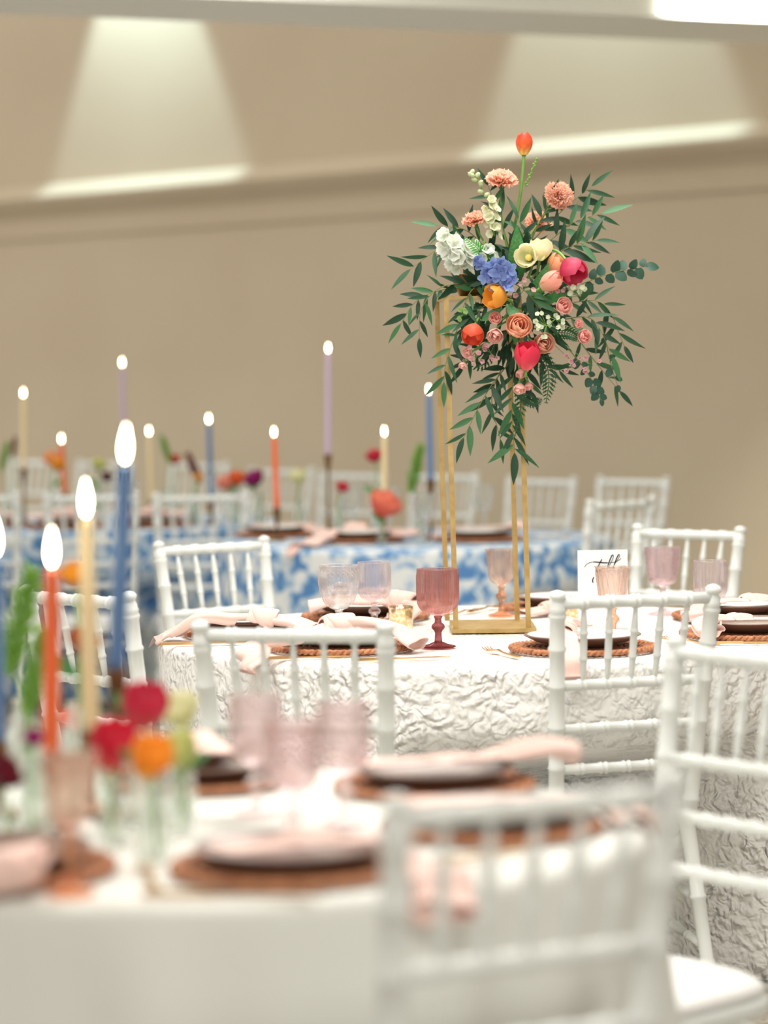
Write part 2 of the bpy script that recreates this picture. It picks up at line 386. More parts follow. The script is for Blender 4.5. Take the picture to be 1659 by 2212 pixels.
def smooth_path(pts, n):
    pts = [Vector(p) for p in pts]
    P = [pts[0] * 2 - pts[1]] + pts + [pts[-1] * 2 - pts[-2]]
    out = []; segs = len(pts) - 1
    for i in range(n):
        x = i / (n - 1) * segs; k = min(int(x), segs - 1); t = x - k
        a, b, c, d = P[k], P[k + 1], P[k + 2], P[k + 3]
        out.append(.5 * ((2 * b) + (c - a) * t + (2 * a - 5 * b + 4 * c - d) * t * t + (3 * b - a - 3 * c + d) * t ** 3))
    return out
def axis_quat(ax, spin=0):
    ax = Vector(ax).normalized()
    return Vector((0, 0, 1)).rotation_difference(ax) @ Quaternion((0, 0, 1), spin)

# ------------------------------------------------------------------ setting
m_wall = vary(mat('wall_paint', (190, 174, 148), .85), (185, 168, 142), .8)
add_bump(m_wall, 'noise', 120, .05, .002)
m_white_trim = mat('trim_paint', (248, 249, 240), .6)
m_ceil = mat('ceiling_paint', (214, 208, 190), .9)
m_floor = vary(mat('carpet', (186, 178, 164), .95), (128, 120, 106), 14, .42, .6)
add_bump(m_floor, 'noise', 300, .5, .004)

struct(MB().box((0, 9, -.05), (24, 40, .1)).build('floor', m_floor, smooth=False))
def along(t, off, z): 
    p = W0 + WD * t + WN * off; return (p.x, p.y, z)
def wall_strip(name, profile, m, t0=-9, t1=14, smooth=False):
    b = MB(); n = len(profile)
    vs = [along(t0, o_, z) for o_, z in profile] + [along(t1, o_, z) for o_, z in profile]
    fs = [(i, i + 1, n + i + 1, n + i) for i in range(n - 1)]
    return b.add(vs, fs).build(name, m, smooth=smooth)
# lower wall, then a crown ledge that projects and the upper wall above it
wall = struct(wall_strip('wall_back', [(-.4, 5.2), (0, 5.2), (0, 0), (-.4, 0)], m_wall))
trim = struct(wall_strip('trim_1', [(0, 2.66), (.04, 2.64), (.11, 2.585), (.12, 2.575), (.12, 2.555), (.10, 2.545), (.10, 2.525), (.06, 2.49), (.02, 2.44), (.02, 2.32), (.012, 2.31), (0, 2.31)], m_wall))
# bulkhead (dropped beam) and ceilings
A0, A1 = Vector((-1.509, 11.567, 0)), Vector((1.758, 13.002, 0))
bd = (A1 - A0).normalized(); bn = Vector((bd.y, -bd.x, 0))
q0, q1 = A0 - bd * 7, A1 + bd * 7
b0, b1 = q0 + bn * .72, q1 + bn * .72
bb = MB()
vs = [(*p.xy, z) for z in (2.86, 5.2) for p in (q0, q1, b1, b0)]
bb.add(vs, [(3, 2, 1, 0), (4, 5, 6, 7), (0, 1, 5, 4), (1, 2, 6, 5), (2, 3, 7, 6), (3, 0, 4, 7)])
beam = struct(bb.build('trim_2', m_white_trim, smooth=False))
cb = MB().add([(-9, -4, 3.3), (9, -4, 3.3), (*b1.xy, 3.3), (*b0.xy, 3.3), (-9, -4, 3.4), (9, -4, 3.4), (*b1.xy, 3.4), (*b0.xy, 3.4)],
              [(0, 1, 2, 3), (7, 6, 5, 4), (0, 4, 5, 1), (1, 5, 6, 2), (2, 6, 7, 3), (3, 7, 4, 0)])
struct(cb.build('ceiling', m_ceil, smooth=False))

# ------------------------------------------------------------------ materials for the things
m_chair = mat('white_resin', (232, 236, 232), .28)
m_cushion = add_bump(mat('cushion_cloth', (246, 246, 244), .7), 'noise', 220, .15, .002)
m_gold = vary(mat('brushed_gold', (206, 178, 122), .42, .85), (186, 156, 98), 30)
m_cutlery = mat('gold_cutlery', (226, 180, 120), .22, 1.0)
m_bronze = vary(mat('bronze', (140, 106, 66), .4, .7), (96, 70, 42), 25)
m_rattan = vary(mat('rattan', (205, 140, 98), .65), (150, 92, 58), 90, .35, .7)
add_bump(m_rattan, 'noise', 420, .6, .003)
m_brownplate = mat('brown_stoneware', (128, 104, 92), .35)
m_whiteplate = mat('white_porcelain', (240, 240, 236), .15)
m_floralplate = vary(mat('floral_porcelain', (244, 243, 238), .15), (226, 190, 186), 34, .62, .72)
m_napkin = add_bump(mat('blush_linen', (240, 206, 195), .8, **{'Sheen Weight': .2}), 'noise', 500, .12, .001)
m_tabletop = vary(mat('table_plywood', (150, 120, 88), .6), (120, 94, 66), 20)
m_steel = mat('folding_leg_steel', (120, 120, 118), .4, .8)
# white embossed cloth: crumpled leaf and rosette relief
m_emboss = mat('embossed_white_cloth', (248, 247, 243), .42, **{'Sheen Weight': .15})
def emboss(m):
    N, L, b = nodes(m)
    tc = N.new('ShaderNodeTexCoord')
    n1 = N.new('ShaderNodeTexNoise'); n1.inputs['Scale'].default_value = 14; n1.inputs['Detail'].default_value = 2
    vm = N.new('ShaderNodeVectorMath'); vm.operation = 'MULTIPLY_ADD'; vm.inputs[1].default_value = (.11, .11, .11)
    L.new(tc.outputs['Object'], n1.inputs['Vector']); L.new(n1.outputs['Color'], vm.inputs[0]); L.new(tc.outputs['Object'], vm.inputs[2])
    w = N.new('ShaderNodeTexVoronoi'); w.feature = 'SMOOTH_F1'; w.inputs['Scale'].default_value = 40; w.inputs['Smoothness'].default_value = .5
    L.new(vm.outputs[0], w.inputs['Vector'])
    n2 = N.new('ShaderNodeTexNoise'); n2.inputs['Scale'].default_value = 34; n2.inputs['Detail'].default_value = 1; n2.inputs['Distortion'].default_value = 1.3
    L.new(tc.outputs['Object'], n2.inputs['Vector'])
    mul = N.new('ShaderNodeMath'); mul.operation = 'MULTIPLY_ADD'; mul.inputs[1].default_value = -1.0
    L.new(w.outputs['Distance'], mul.inputs[0]); L.new(n2.outputs[0], mul.inputs[2])
    n3 = N.new('ShaderNodeTexNoise'); n3.inputs['Scale'].default_value = 7; n3.inputs['Detail'].default_value = 1
    L.new(tc.outputs['Object'], n3.inputs['Vector'])
    rmp = N.new('ShaderNodeMapRange'); rmp.inputs['From Min'].default_value = .35; rmp.inputs['From Max'].default_value = .6; rmp.inputs['To Min'].default_value = .35
    L.new(n3.outputs[0], rmp.inputs[0])
    mm = N.new('ShaderNodeMath'); mm.operation = 'MULTIPLY'
    L.new(mul.outputs[0], mm.inputs[0]); L.new(rmp.outputs[0], mm.inputs[1])
    bp = N.new('ShaderNodeBump'); bp.inputs['Strength'].default_value = 1.0; bp.inputs['Distance'].default_value = .015
    L.new(mm.outputs[0], bp.inputs['Height']); L.new(bp.outputs[0], b.inputs['Normal'])
emboss(m_emboss)
m_plaincloth = add_bump(mat('ivory_cloth', (230, 232, 226), .75), 'noise', 60, .2, .003)
m_bluecloth = mat('blue_floral_cloth', (226, 230, 232), .75)
def blue_print(m):
    N, L, b = nodes(m)
    tc = N.new('ShaderNodeTexCoord')
    n1 = N.new('ShaderNodeTexNoise'); n1.inputs['Scale'].default_value = 17; n1.inputs['Detail'].default_value = 4; n1.inputs['Distortion'].default_value = .5
    r = N.new('ShaderNodeValToRGB'); cr = r.color_ramp
    cr.elements[0].position = .40; cr.elements[0].color = (*lin((82, 134, 190)), 1)
    cr.elements[1].position = .62; cr.elements[1].color = (*lin((228, 232, 232)), 1)
    e = cr.elements.new(.47); e.color = (*lin((146, 182, 214)), 1)
    e = cr.elements.new(.53); e.color = (*lin((212, 222, 228)), 1)
    L.new(tc.outputs['Object'], n1.inputs['Vector']); L.new(n1.outputs[0], r.inputs[0]); L.new(r.outputs[0], b.inputs['Base Color'])
blue_print(m_bluecloth)

# ------------------------------------------------------------------ where the chairs stand: back top centre, facing, label
G2 = 'white chairs in front of the farther blue table'
G3 = 'white chairs standing along the back wall'
CHAIRS = [
    ((.168, 3.20), (-.43, .82), 'white spindle-back chair at the ivory table, its back across a charger and napkin'),
    ((-.175, 5.38), (.23, .97), 'white spindle-back chair standing between the ivory table and the embossed table'),
    ((-.492, 8.19), (.60, -.80), 'white chair behind embossed table, before the blue floral cloth'),
    ((.534, 6.10), (-.32, .95), 'white chair pushed up to embossed table where a napkin hangs over the edge'),
    ((.873, 10.55), (-.72, .69), 'white chair pushed to the end of the blue floral table with lavender candle'),
    ((.907, 8.56), (-.62, -.78), 'white chair behind the table card and the pink diamond goblet'),
    ((.608, 4.806), (-.80, -.60), 'white chair standing sideways with its seat toward the ivory table'),
    ((-.679, 6.321), (.72, .70), 'white chair beside the blue and cream candles, facing the embossed table'),
    ((-1.06, 6.20), (.35, -.94), 'white chair with one post showing beyond the green flower spike'),
    ((-.74, 11.60), (-.10, .99), 'white chair before farther blue table, under the dark blue candle', G2),
    ((-1.20, 11.75), (-.03, 1), 'white chair before farther blue table, under the cream candle', G2),
    ((-1.70, 11.90), (.12, .99), 'white chair before farther blue table, under the short orange candle', G2),
    ((.706, 12.84), (-.66, -.75), 'white chair near the back wall seen through the gold stand legs', G3),
    ((1.10, 12.66), (-.66, -.75), 'white chair near back wall, outermost past the gold stand', G3),
    ((.289, 13.6), (-.6, -.8), 'white chair near back wall behind the green spike and blue candle', G3),
    ((-.15, 13.95), (-.55, -.84), 'white chair near back wall between the lavender and cream candles', G3),
    ((-.52, 14.7), (-.5, -.86), 'white chair near back wall behind the orange candle and white flower', G3),
    ((-1.02, 15.9), (-.5, -.86), 'white chair near back wall behind the maroon flower spike', G3),
    ((-1.60, 16.5), (-.5, -.86), 'white chair near back wall behind the lime flower', G3),
    ((-2.05, 16.95), (-.5, -.86), 'white chair near back wall behind the tall cream candle', G3),
]
def seat_spots():
    out = []
    for c in CHAIRS:
        d = Vector(c[1]).normalized(); out.append((Vector(c[0]) + d * .275, d))
    return out
SEATS = seat_spots()
def in_seat(p, grow=.02):
    for o, d in SEATS:
        v = p - o; y = v.dot(d); x = v.dot(Vector((d.y, -d.x)))
        if abs(x) < .215 + grow and -.22 - grow < y < .205 + grow: return True
    return False
# ------------------------------------------------------------------ tables and cloths
def round_table(c, rad, label):
    t = tag(empty('round_table', (c[0], c[1], 0)), label, 'table')
    MB().lathe([(0.001, .725), (rad - .012, .725), (rad - .01, .735), (rad - .01, .745), (rad - .014, .752), (.001, .752)], 64).build('tabletop', m_tabletop, t)
    for k in range(4):
        a = R(45 + 90 * k); x, y = .27 * math.cos(a), .27 * math.sin(a)
        MB().tube([(x, y, 0), (x, y, .73)], .014, 8).build('leg', m_steel, t)
    return t
def round_cloth(name, c, rad, m, label, folds, amp, seed, seg=240):
    rnd = random.Random(seed)
    ph = [rnd.uniform(0, 6.28) for _ in range(5)]
    def fold(a): return .5 * math.sin(folds * a + ph[0]) + .32 * math.sin((folds * 1.63 // 1) * a + ph[1]) + .18 * math.sin((folds * 2.3 // 1) * a + ph[2])
    prof = [(.001, 0), (rad * .3, 0), (rad * .6, 0), (rad * .85, 0), (rad - .022, 0)]
    for k in range(1, 7):
        a = R(90 * k / 6); prof.append((rad - .022 + .022 * math.sin(a), -.022 + .022 * math.cos(a)))
    nz = 18
    for k in range(1, nz + 1):
        z = -.022 - (.732) * k / nz; prof.append((rad + .015 * (k / nz), z))
    def mod(a, f, z):
        d = max(0, -z - .02) / .73
        return 1 + amp * (d ** .8) * (fold(a) + .25)
    b = MB().lathe(prof, seg, mod=mod)
    lim = []                                     # how far out the skirt may hang where a seat pushes into it
    for k in range(seg):
        a = 2 * math.pi * k / seg; e = Vector((math.cos(a), math.sin(a))); rr = .33
        while rr < 1.1 and not in_seat(Vector(c) + e * rr): rr += .01
        lim.append(rr - .012)
    lim = [min(lim[(k + j) % seg] for j in range(-4, 5)) for k in range(seg)]
    lim = [sum(lim[(k + j) % seg] for j in range(-3, 4)) / 7 for k in range(seg)]
    for i, (x, y, z) in enumerate(b.v):
        h = z + .762
        if h < .60:
            r_ = math.hypot(x, y); f = min(1, (.60 - h) / .15); L_ = lim[i % seg]
            if r_ > L_:
                rn = r_ + (L_ - r_) * f * f * (3 - 2 * f); b.v[i] = (x * rn / r_, y * rn / r_, z)
    o = b.build(name, m, None, (c[0], c[1], .762))
    sm = o.modifiers.new('thick', 'SOLIDIFY'); sm.thickness = .003; sm.offset = 1
    return o
FOC = (0.28, 7.0); FOCR = .835
NEAR = (-.24, 4.0); NEARR = .605
BLU = (.13, 11.1); BLU2 = (-1.22, 12.68)
round_table(FOC, FOCR - .01, 'round folding table hidden under the embossed white cloth')
round_table(NEAR, NEARR - .01, 'round folding table under the plain ivory cloth')
round_table(BLU, .75, 'round folding table under the blue cloth with the coral flower')
round_table(BLU2, .75, 'round folding table under blue cloth, farther toward the wall')
tag(round_cloth('tablecloth', FOC, FOCR, m_emboss, '', 9, .045, 3, 320), 'white cloth with crumpled embossed leaf relief under the tall flower stand', 'tablecloth')
tag(round_cloth('tablecloth', NEAR, NEARR, m_plaincloth, '', 13, .12, 5), 'plain ivory cloth on the table with orange candle and tulips in vases', 'tablecloth')
tag(round_cloth('tablecloth', BLU, .76, m_bluecloth, '', 10, .05, 8), 'blue and white floral cloth on the table with the coral flower', 'tablecloth')
tag(round_cloth('tablecloth', BLU2, .76, m_bluecloth, '', 10, .05, 9), 'blue and white floral cloth on table behind the row of chairs near the wall', 'tablecloth')

# ------------------------------------------------------------------ chairs
ZT, ZS, Z3, Z4 = .905, .727, .632, .543
def post_xy(z):
    # half spacing and y of the rear posts by height
    if z >= .40:
        f = (z - .40) / .505; return .155 + .025 * f, -.19 - .085 * f
    f = z / .40; return .185 - .030 * f, -.255 + .065 * f
def ringed(p0, p1, r, rings, r_end=None, n=None):
    """path and radii of a turned bar from p0 to p1 with double rings at fractions"""
    p0, p1 = Vector(p0), Vector(p1); L = (p1 - p0).length
    ts = {0.0: r, 1.0: r_end or r}
    for f in rings:
        for k, q in ((-.011, 1), (-.008, 1.22), (-.0045, 1.22), (-.002, 1.03), (.002, 1.03), (.0045, 1.22), (.008, 1.22), (.011, 1)):
            t = f + k / L
            if 0 < t < 1: ts[t] = r * q
    ks = sorted(ts)
    return [p0.lerp(p1, t) for t in ks], [ts[t] for t in ks]
def make_chair():
    root = empty('chiavari_chair')
    for s in (-1, 1):
        b = MB()
        zs = [0, .10, .105, .11, .115, .24, .245, .25, .255, .34, .40, .455, .46, .465, .47, .543, .548, .553, .63, .635, .64, .645, .72, .725, .73, .735, .80, .805, .81, .815, .870, .876, .881, .887, .892, .897, .905, .911, .914, .918, .924, .930, .934]
        r0 = .0168; rs = []
        for z in zs:
            r = r0
            if z < .34: r = .0135 + .0035 * z / .34
            if z in (.105, .11, .245, .25, .46, .465, .548, .635, .64, .725, .73, .805, .81, .876, .881, .892): r *= 1.17
            if z >= .905: r = {.905: .0165, .911: .0130, .914: .0130, .918: .0165, .924: .0185, .930: .014, .934: .004}[z]
            rs.append(r)
        b.tube([(s * post_xy(z)[0], post_xy(z)[1], z) for z in zs], rs, 14)
        b.build('back_post', m_chair, root)
        p, r = ringed((s * .19, .185, 0), (s * .19, .185, .37), .0150, (.25, .55, .85)); r[0] = .0115
        MB().tube(p, r, 12).build('leg', m_chair, root)
        for z in (.16, .26):
            x, y = post_xy(z)
            p, r = ringed((s * x, y, z - .02), (s * .19, .185, z + .02), .0095, (.2, .4, .6, .8))
            MB().tube(p, r, 10).build('stretcher', m_chair, root)
    for z, rr, nm in ((ZT, .0128, 'top_rail'), (ZS, .0112, 'cross_rail'), (Z3, .0108, 'cross_rail'), (Z4, .0108, 'cross_rail'), (.30, .0095, 'cross_rail')):
        x, y = post_xy(z)
        p, r = ringed((-x, y, z), (x, y, z), rr, tuple((k + 1) / 6 for k in range(5)))
        MB().tube(p, r, 12).build(nm, m_chair, root)
    for z in (.19, .29):
        p, r = ringed((-.19, .185, z), (.19, .185, z), .0095, (.2, .4, .6, .8))
        MB().tube(p, r, 10).build('stretcher', m_chair, root)
    for k in range(5):
        f = (k + 1) / 6 * 2 - 1
        xt, yt = post_xy(ZT); xs, ys = post_xy(ZS)
        a, c = Vector((f * xs * .97, ys, ZS + .006)), Vector((f * xt * 1.0, yt, ZT - .008))
        ts = [0, .12, .26, .28, .30, .32, .34, .5, .62, .64, .66, .68, .70, .80, 1]
        rs = [.0048, .0062, .0075, .0075, .0094, .0094, .0078, .0082, .0080, .0098, .0098, .0082, .0080, .0068, .0042]
        MB().tube([a.lerp(c, t) for t in ts], rs, 10).build('spindle', m_chair, root)
    def outline(k, n=40, grow=0.0, e=5):
        a = 2 * math.pi * k / n; cx, sy = math.cos(a), math.sin(a)
        x = abs(cx) ** (2 / e) * (1 if cx >= 0 else -1); y = abs(sy) ** (2 / e) * (1 if sy >= 0 else -1)
        return ((.185 + .025 * y + grow) * x, (.20 + grow) * y)
    def slab(levels, m, nm):
        b = MB(); n = 40; vs = []; fs = []
        for g, z in levels: vs += [(*outline(k, n, g), z) for k in range(n)]
        for i in range(len(levels) - 1):
            for k in range(n): fs.append((i * n + k, i * n + (k + 1) % n, (i + 1) * n + (k + 1) % n, (i + 1) * n + k))
        fs.append(tuple(range(n - 1, -1, -1))); fs.append(tuple((len(levels) - 1) * n + k for k in range(n)))
        b.add(vs, fs).build(nm, m, root)
    slab([(-.012, .345), (0, .348), (.003, .352), (.003, .368), (0, .374), (-.012, .376)], m_chair, 'seat_frame')
    slab([(-.012, .376), (-.004, .380), (-.002, .388), (-.010, .398), (-.03, .408), (-.07, .415), (-.12, .418)], m_cushion, 'cushion')
    return root
chair0 = make_chair(); index_kids(chair0)
_used = [False]
def chair(back, face, label, group=None):
    """back = top centre of the backrest on plan, face = plan direction the sitter looks"""
    d = Vector((face[0], face[1])).normalized()
    o = chair0 if not _used[0] else copy_tree(chair0)
    _used[0] = True
    o.location = (back[0] + d.x * .275, back[1] + d.y * .275, 0)
    o.rotation_euler = (0, 0, math.atan2(d.y, d.x) - math.pi / 2)
    tag(o, label, 'chair', group or 'white spindle back chairs')
    return o
for c in CHAIRS: chair(*c)

# ------------------------------------------------------------------ chargers and plates
TZ = .765                                        # top of every cloth
def make_charger():
    root = empty('rattan_charger')
    b = MB()
    n = 56
    for k in range(9):                           # coils from the middle outwards
        r = .020 + k * .0135
        b.add(*ring(r, .0068, n, 6, .006))
    b.build('coil_weave', m_rattan, root)
    b = MB()                                     # open loops between the weave and the braid
    for k in range(44):
        a0 = 2 * math.pi * k / 44; a1 = a0 + .20; a2 = a0 + .40
        P = lambda a, r, z: (r * math.cos(a), r * math.sin(a), z)
        b.tube(smooth_path([P(a0, .130, .006), P(a0 + .02, .148, .011), P(a1, .158, .010), P(a2 - .02, .148, .006), P(a2, .130, .006)], 7), .0028, 5)
    b.build('loop_border', m_rattan, root)
    b = MB(); N_ = 150
    for s in (0, math.pi):                       # twisted two strand braid at the rim
        pts = [((.161 + .0035 * math.cos(34 * a + s)) * math.cos(a), (.161 + .0035 * math.cos(34 * a + s)) * math.sin(a), .0085 + .0035 * math.sin(34 * a + s)) for a in (2 * math.pi * k / N_ for k in range(N_ + 1))]
        b.tube(pts, .0042, 5, cap=False)
    b.build('rim_braid', m_rattan, root)
    return root
def ring(r, rt, n, m, z):
    vs = []; fs = []
    for i in range(n):
        a = 2 * math.pi * i / n; w = 1 + .10 * math.sin(28 * a + r * 900)
        for j in range(m):
            t = 2 * math.pi * j / m
            vs.append(((r + rt * w * math.cos(t)) * math.cos(a), (r + rt * w * math.cos(t)) * math.sin(a), z + rt * w * .85 * math.sin(t)))
    for i in range(n):
        for j in range(m):
            fs.append((i * m + j, ((i + 1) % n) * m + j, ((i + 1) % n) * m + (j + 1) % m, i * m + (j + 1) % m))
    return vs, fs
def make_plate(name, m, r, h):
    root = empty(name)
    foot = r * .58
    MB().lathe([(.001, .004), (foot - .006, .004), (foot - .004, 0), (foot, 0), (foot + .004, .004), (r * .80, h * .38), (r - .003, h - .003), (r, h - .001), (r - .001, h),
                (r - .005, h - .001), (r * .80, h * .55), (foot, .0075), (.001, .007)], 72).build('dish', m, root)
    MB().lathe([(r - .0028, h - .0016), (r + .0005, h - .0012), (r + .0006, h + .0006), (r - .002, h + .0008), (r - .0035, h - .0004)], 72, closed=True).build('rim', m_whiteplate if m is not m_brownplate else m_brownplate, root)
    return root
charger0 = make_charger(); index_kids(charger0)
brown0 = make_plate('dinner_plate', m_brownplate, .132, .024); index_kids(brown0)
white0 = make_plate('salad_plate', m_whiteplate, .108, .016); index_kids(white0)
floral0 = make_plate('salad_plate', m_floralplate, .124, .016); index_kids(floral0)
PROTO = {'charger': [charger0, False], 'brown': [brown0, False], 'white': [white0, False], 'floral': [floral0, False]}
def place(kind, loc, rz, label, cat, group, scale=1):
    p = PROTO[kind]; o = p[0] if not p[1] else copy_tree(p[0]); p[1] = True
    o.location = loc; o.rotation_euler = (0, 0, rz); o.scale = (scale,) * 3
    tag(o, label, cat, group); return o
SETTINGS = []
def place_setting(c, where, top='white', sc=1.0):
    SETTINGS.append((c, top, sc))
    rz = random.uniform(0, 6)
    place('charger', (c[0], c[1], TZ), rz, f'round woven rattan charger {where}', 'charger', 'rattan chargers on the tables', sc)
    place('brown', (c[0], c[1], TZ + .0135 * sc), rz, f'brown stoneware dinner plate {where}', 'plate', 'brown dinner plates on the chargers', sc)
    if top: place(top, (c[0], c[1], TZ + .0225 * sc), rz, ('white porcelain' if top == 'white' else 'white floral porcelain') + f' salad plate {where}', 'plate', 'salad plates on the brown plates', sc)

# ------------------------------------------------------------------ napkins
TABLES = ((FOC, FOCR), (NEAR, NEARR), (BLU, .76), (BLU2, .76))
def support(x, y):
    """height of whatever lies under a point: plates, charger or cloth"""
    z = TZ if any(math.hypot(x - c[0], y - c[1]) < r_ + .004 for c, r_ in TABLES) else 0
    for c, top, sc in SETTINGS:
        d = math.hypot(x - c[0], y - c[1]) / sc
        if d < .178: z = max(z, TZ + .019 * sc)
        if d < .156: z = max(z, TZ + .0405 * sc)
        rt = {'white': .112, 'floral': .128, None: 0}[top]
        if d < rt + .012: z = max(z, TZ + .043 * sc)
    return z
def lift(q):
    """keep a napkin point on its plate or cloth, over the cloth's rounded edge, or outside the hanging skirt"""
    s_ = support(q.x, q.y)
    for c, r_ in TABLES:
        v = Vector((q.x - c[0], q.y - c[1])); d = v.length
        if d > r_ + .028: continue
        t = max(0, min(.022, d - (r_ - .022)))
        edge = TZ - .022 + math.sqrt(.022 ** 2 - t * t)
        top = max(edge, s_ if s_ > TZ + .001 else 0)
        if q.z < top + .007:
            if d < r_ - .026 or q.z > TZ - .016 or s_ > TZ + .001:
                q.z = top + .007 + (.018 * max(0, min(1, (d - r_ + .05) / .05)) if s_ <= TZ + .001 else 0)
                if d > r_ - .004: v = v.normalized() * (r_ + .014); q.x, q.y = c[0] + v.x, c[1] + v.y
            else: v = v.normalized() * (r_ + .026); q.x, q.y = c[0] + v.x, c[1] + v.y
    return q
def napkin(key, where):
    k, A, B_, w = NAPKIN_PATHS[key]
    k = Vector(k); floor_z = TZ + .012
    root = tag(empty('knotted_napkin', k), f'knotted blush linen napkin {where}', 'napkin', 'blush knotted napkins')
    rnd = random.Random(key)
    def tail(pts):
        path = smooth_path([Vector((0, 0, 0))] + [Vector(p) - k for p in pts], 40)
        n = 22; vs = []; fs = []; side = None
        ph = rnd.uniform(0, 6)
        for i, p in enumerate(path):
            f = i / 39
            t = (path[min(i + 1, 39)] - path[max(i - 1, 0)]).normalized()
            s = t.cross(Vector((0, 0, 1)))
            if s.length < .3: s = side or Vector((1, 0, 0))
            s = s.normalized(); side = s; u = s.cross(t).normalized()
            a = w * (.55 + .75 * f ** .8); b_ = .5 * w * (1.0 - .45 * f) + (.006 * max(0, f - .8) / .2)
            b_ = max(b_, .010)
            for j in range(n):
                th = 2 * math.pi * j / n
                pl = 1 + .16 * math.sin(3 * th + ph + 2.5 * f) + .07 * math.sin(5 * th + ph * 2 - 3 * f)
                x, y = a * math.cos(th) * pl, b_ * math.sin(th) * pl
                vs.append(lift(p + s * x + u * y + k) - k)
        for i in range(39):
            for j in range(n):
                fs.append((i * n + j, i * n + (j + 1) % n, (i + 1) * n + (j + 1) % n, (i + 1) * n + j))
        o = MB().add(vs, fs).build('tail', m_napkin, root)
        sm = o.modifiers.new('cloth', 'SOLIDIFY'); sm.thickness = .0016; sm.offset = -1
    tail(A); tail(B_)
    # the knot: a broad wrapped band with a second narrower wrap crossing it
    d = (Vector(B_[0]) - Vector(A[0])); d.z *= .5; d.normalize()
    q = Vector((1, 0, 0)).rotation_difference(d)
    def wrap(L, ry, rz, tilt, nm, wob):
        vs = []; fs = []; n = 24; prof = [(-.5, .72), (-.5, .9), (-.44, 1.0), (-.2, 1.07), (.1, 1.1), (.32, 1.04), (.46, .98), (.52, .88), (.5, .7)]
        for i, (x, r) in enumerate(prof):
            for j in range(n):
                th = 2 * math.pi * j / n
                pl = 1 + .06 * math.sin(2 * th + wob)
                v = Vector((x * L + tilt * math.sin(th) * L, ry * r * pl * math.cos(th), rz * r * pl * math.sin(th)))
                vs.append(lift(q @ v + k) - k)
        for i in range(len(prof) - 1):
            for j in range(n): fs.append((i * n + j, i * n + (j + 1) % n, (i + 1) * n + (j + 1) % n, (i + 1) * n + j))
        MB().add(vs, fs).build(nm, m_napkin, root)
    wrap(w * 2.3, w * 1.0, w * .86, .10, 'knot', 1)
    wrap(w * .9, w * 1.06, w * .92, -.35, 'knot_band', 2)
    return root

for key, c, where, top in (('P1', (-.331, 6.986), 'on the embossed table with a long tail over its charger', 'white'), ('P2', (-.10, 6.563), 'beside the deep rose goblet', 'white'),
                           ('P3', (-.051, 7.406), 'behind the clear diamond-cut goblet', 'white'), ('P4', (.444, 6.462), 'next to the lone gold fork, tail hanging off the cloth', 'floral'),
                           ('P5', (.861, 6.766), 'by the ribbed pink tumbler goblet', None), ('P6', (.895, 7.27), 'behind the ribbed pink tumbler goblet', 'white'), ('P7', (.475, 7.60), 'behind the tall gold stand', 'white')):
    place_setting(c, {'P1': 'on the embossed table behind the spindle back of a chair', 'P2': 'beside the deep rose goblet', 'P3': 'behind the clear diamond-cut goblet', 'P4': 'next to the lone gold fork', 'P5': 'by the ribbed pink tumbler goblet', 'P6': 'behind the ribbed pink tumbler goblet', 'P7': 'behind the tall gold stand'}[key], top)
    napkin(key, where)
for key, c, where in (('N1', (-.126, 3.615), 'on the ivory cloth nearest its front edge, below three pink goblets'), ('N2', (.07, 4.32), 'on the ivory table, pointing out past the far edge'),
                      ('N3', (.141, 3.924), 'on the ivory table, seen through a chair back'), ('N4', (-.29, 4.42), 'on the ivory table behind the yellow tulip'), ('N5', (-.50, 3.63), 'on the ivory table beside the peach swirl goblet')):
    place_setting(c, where.split(',')[0] + {'N1': ', below three pink goblets', 'N2': ' at the far edge', 'N3': ' seen through a chair back', 'N4': '', 'N5': ''}[key], None, .92)
    napkin(key, where)
for key, c, where in (('F1', (-.089, 10.895), 'on the blue cloth below the coral flower'), ('F2', (.36, 10.847), 'on the blue cloth behind the gold stand'), ('F3', (-.425, 11.35), 'on the blue cloth below the orange candle')):
    place_setting(c, where, 'white'); napkin(key, where)
for k, (x, y) in enumerate(((-.98, 12.24), (-1.36, 12.2), (-1.72, 12.38))):
    w_ = ('behind the chair under the blue candle', 'behind the chair under the cream candle', 'under the short orange candle')[k]
    place_setting((x, y), 'on the farther blue table ' + w_, None)
    P = (x, y, TZ + .062)
    NAPKIN_PATHS['X%d' % k] = (P, [(x - .07, y, TZ + .052), (x - .15, y + .01, TZ + .044)], [(x + .07, y, TZ + .052), (x + .15, y, TZ + .046)], .03)
    napkin('X%d' % k, 'on the farther blue table ' + w_)

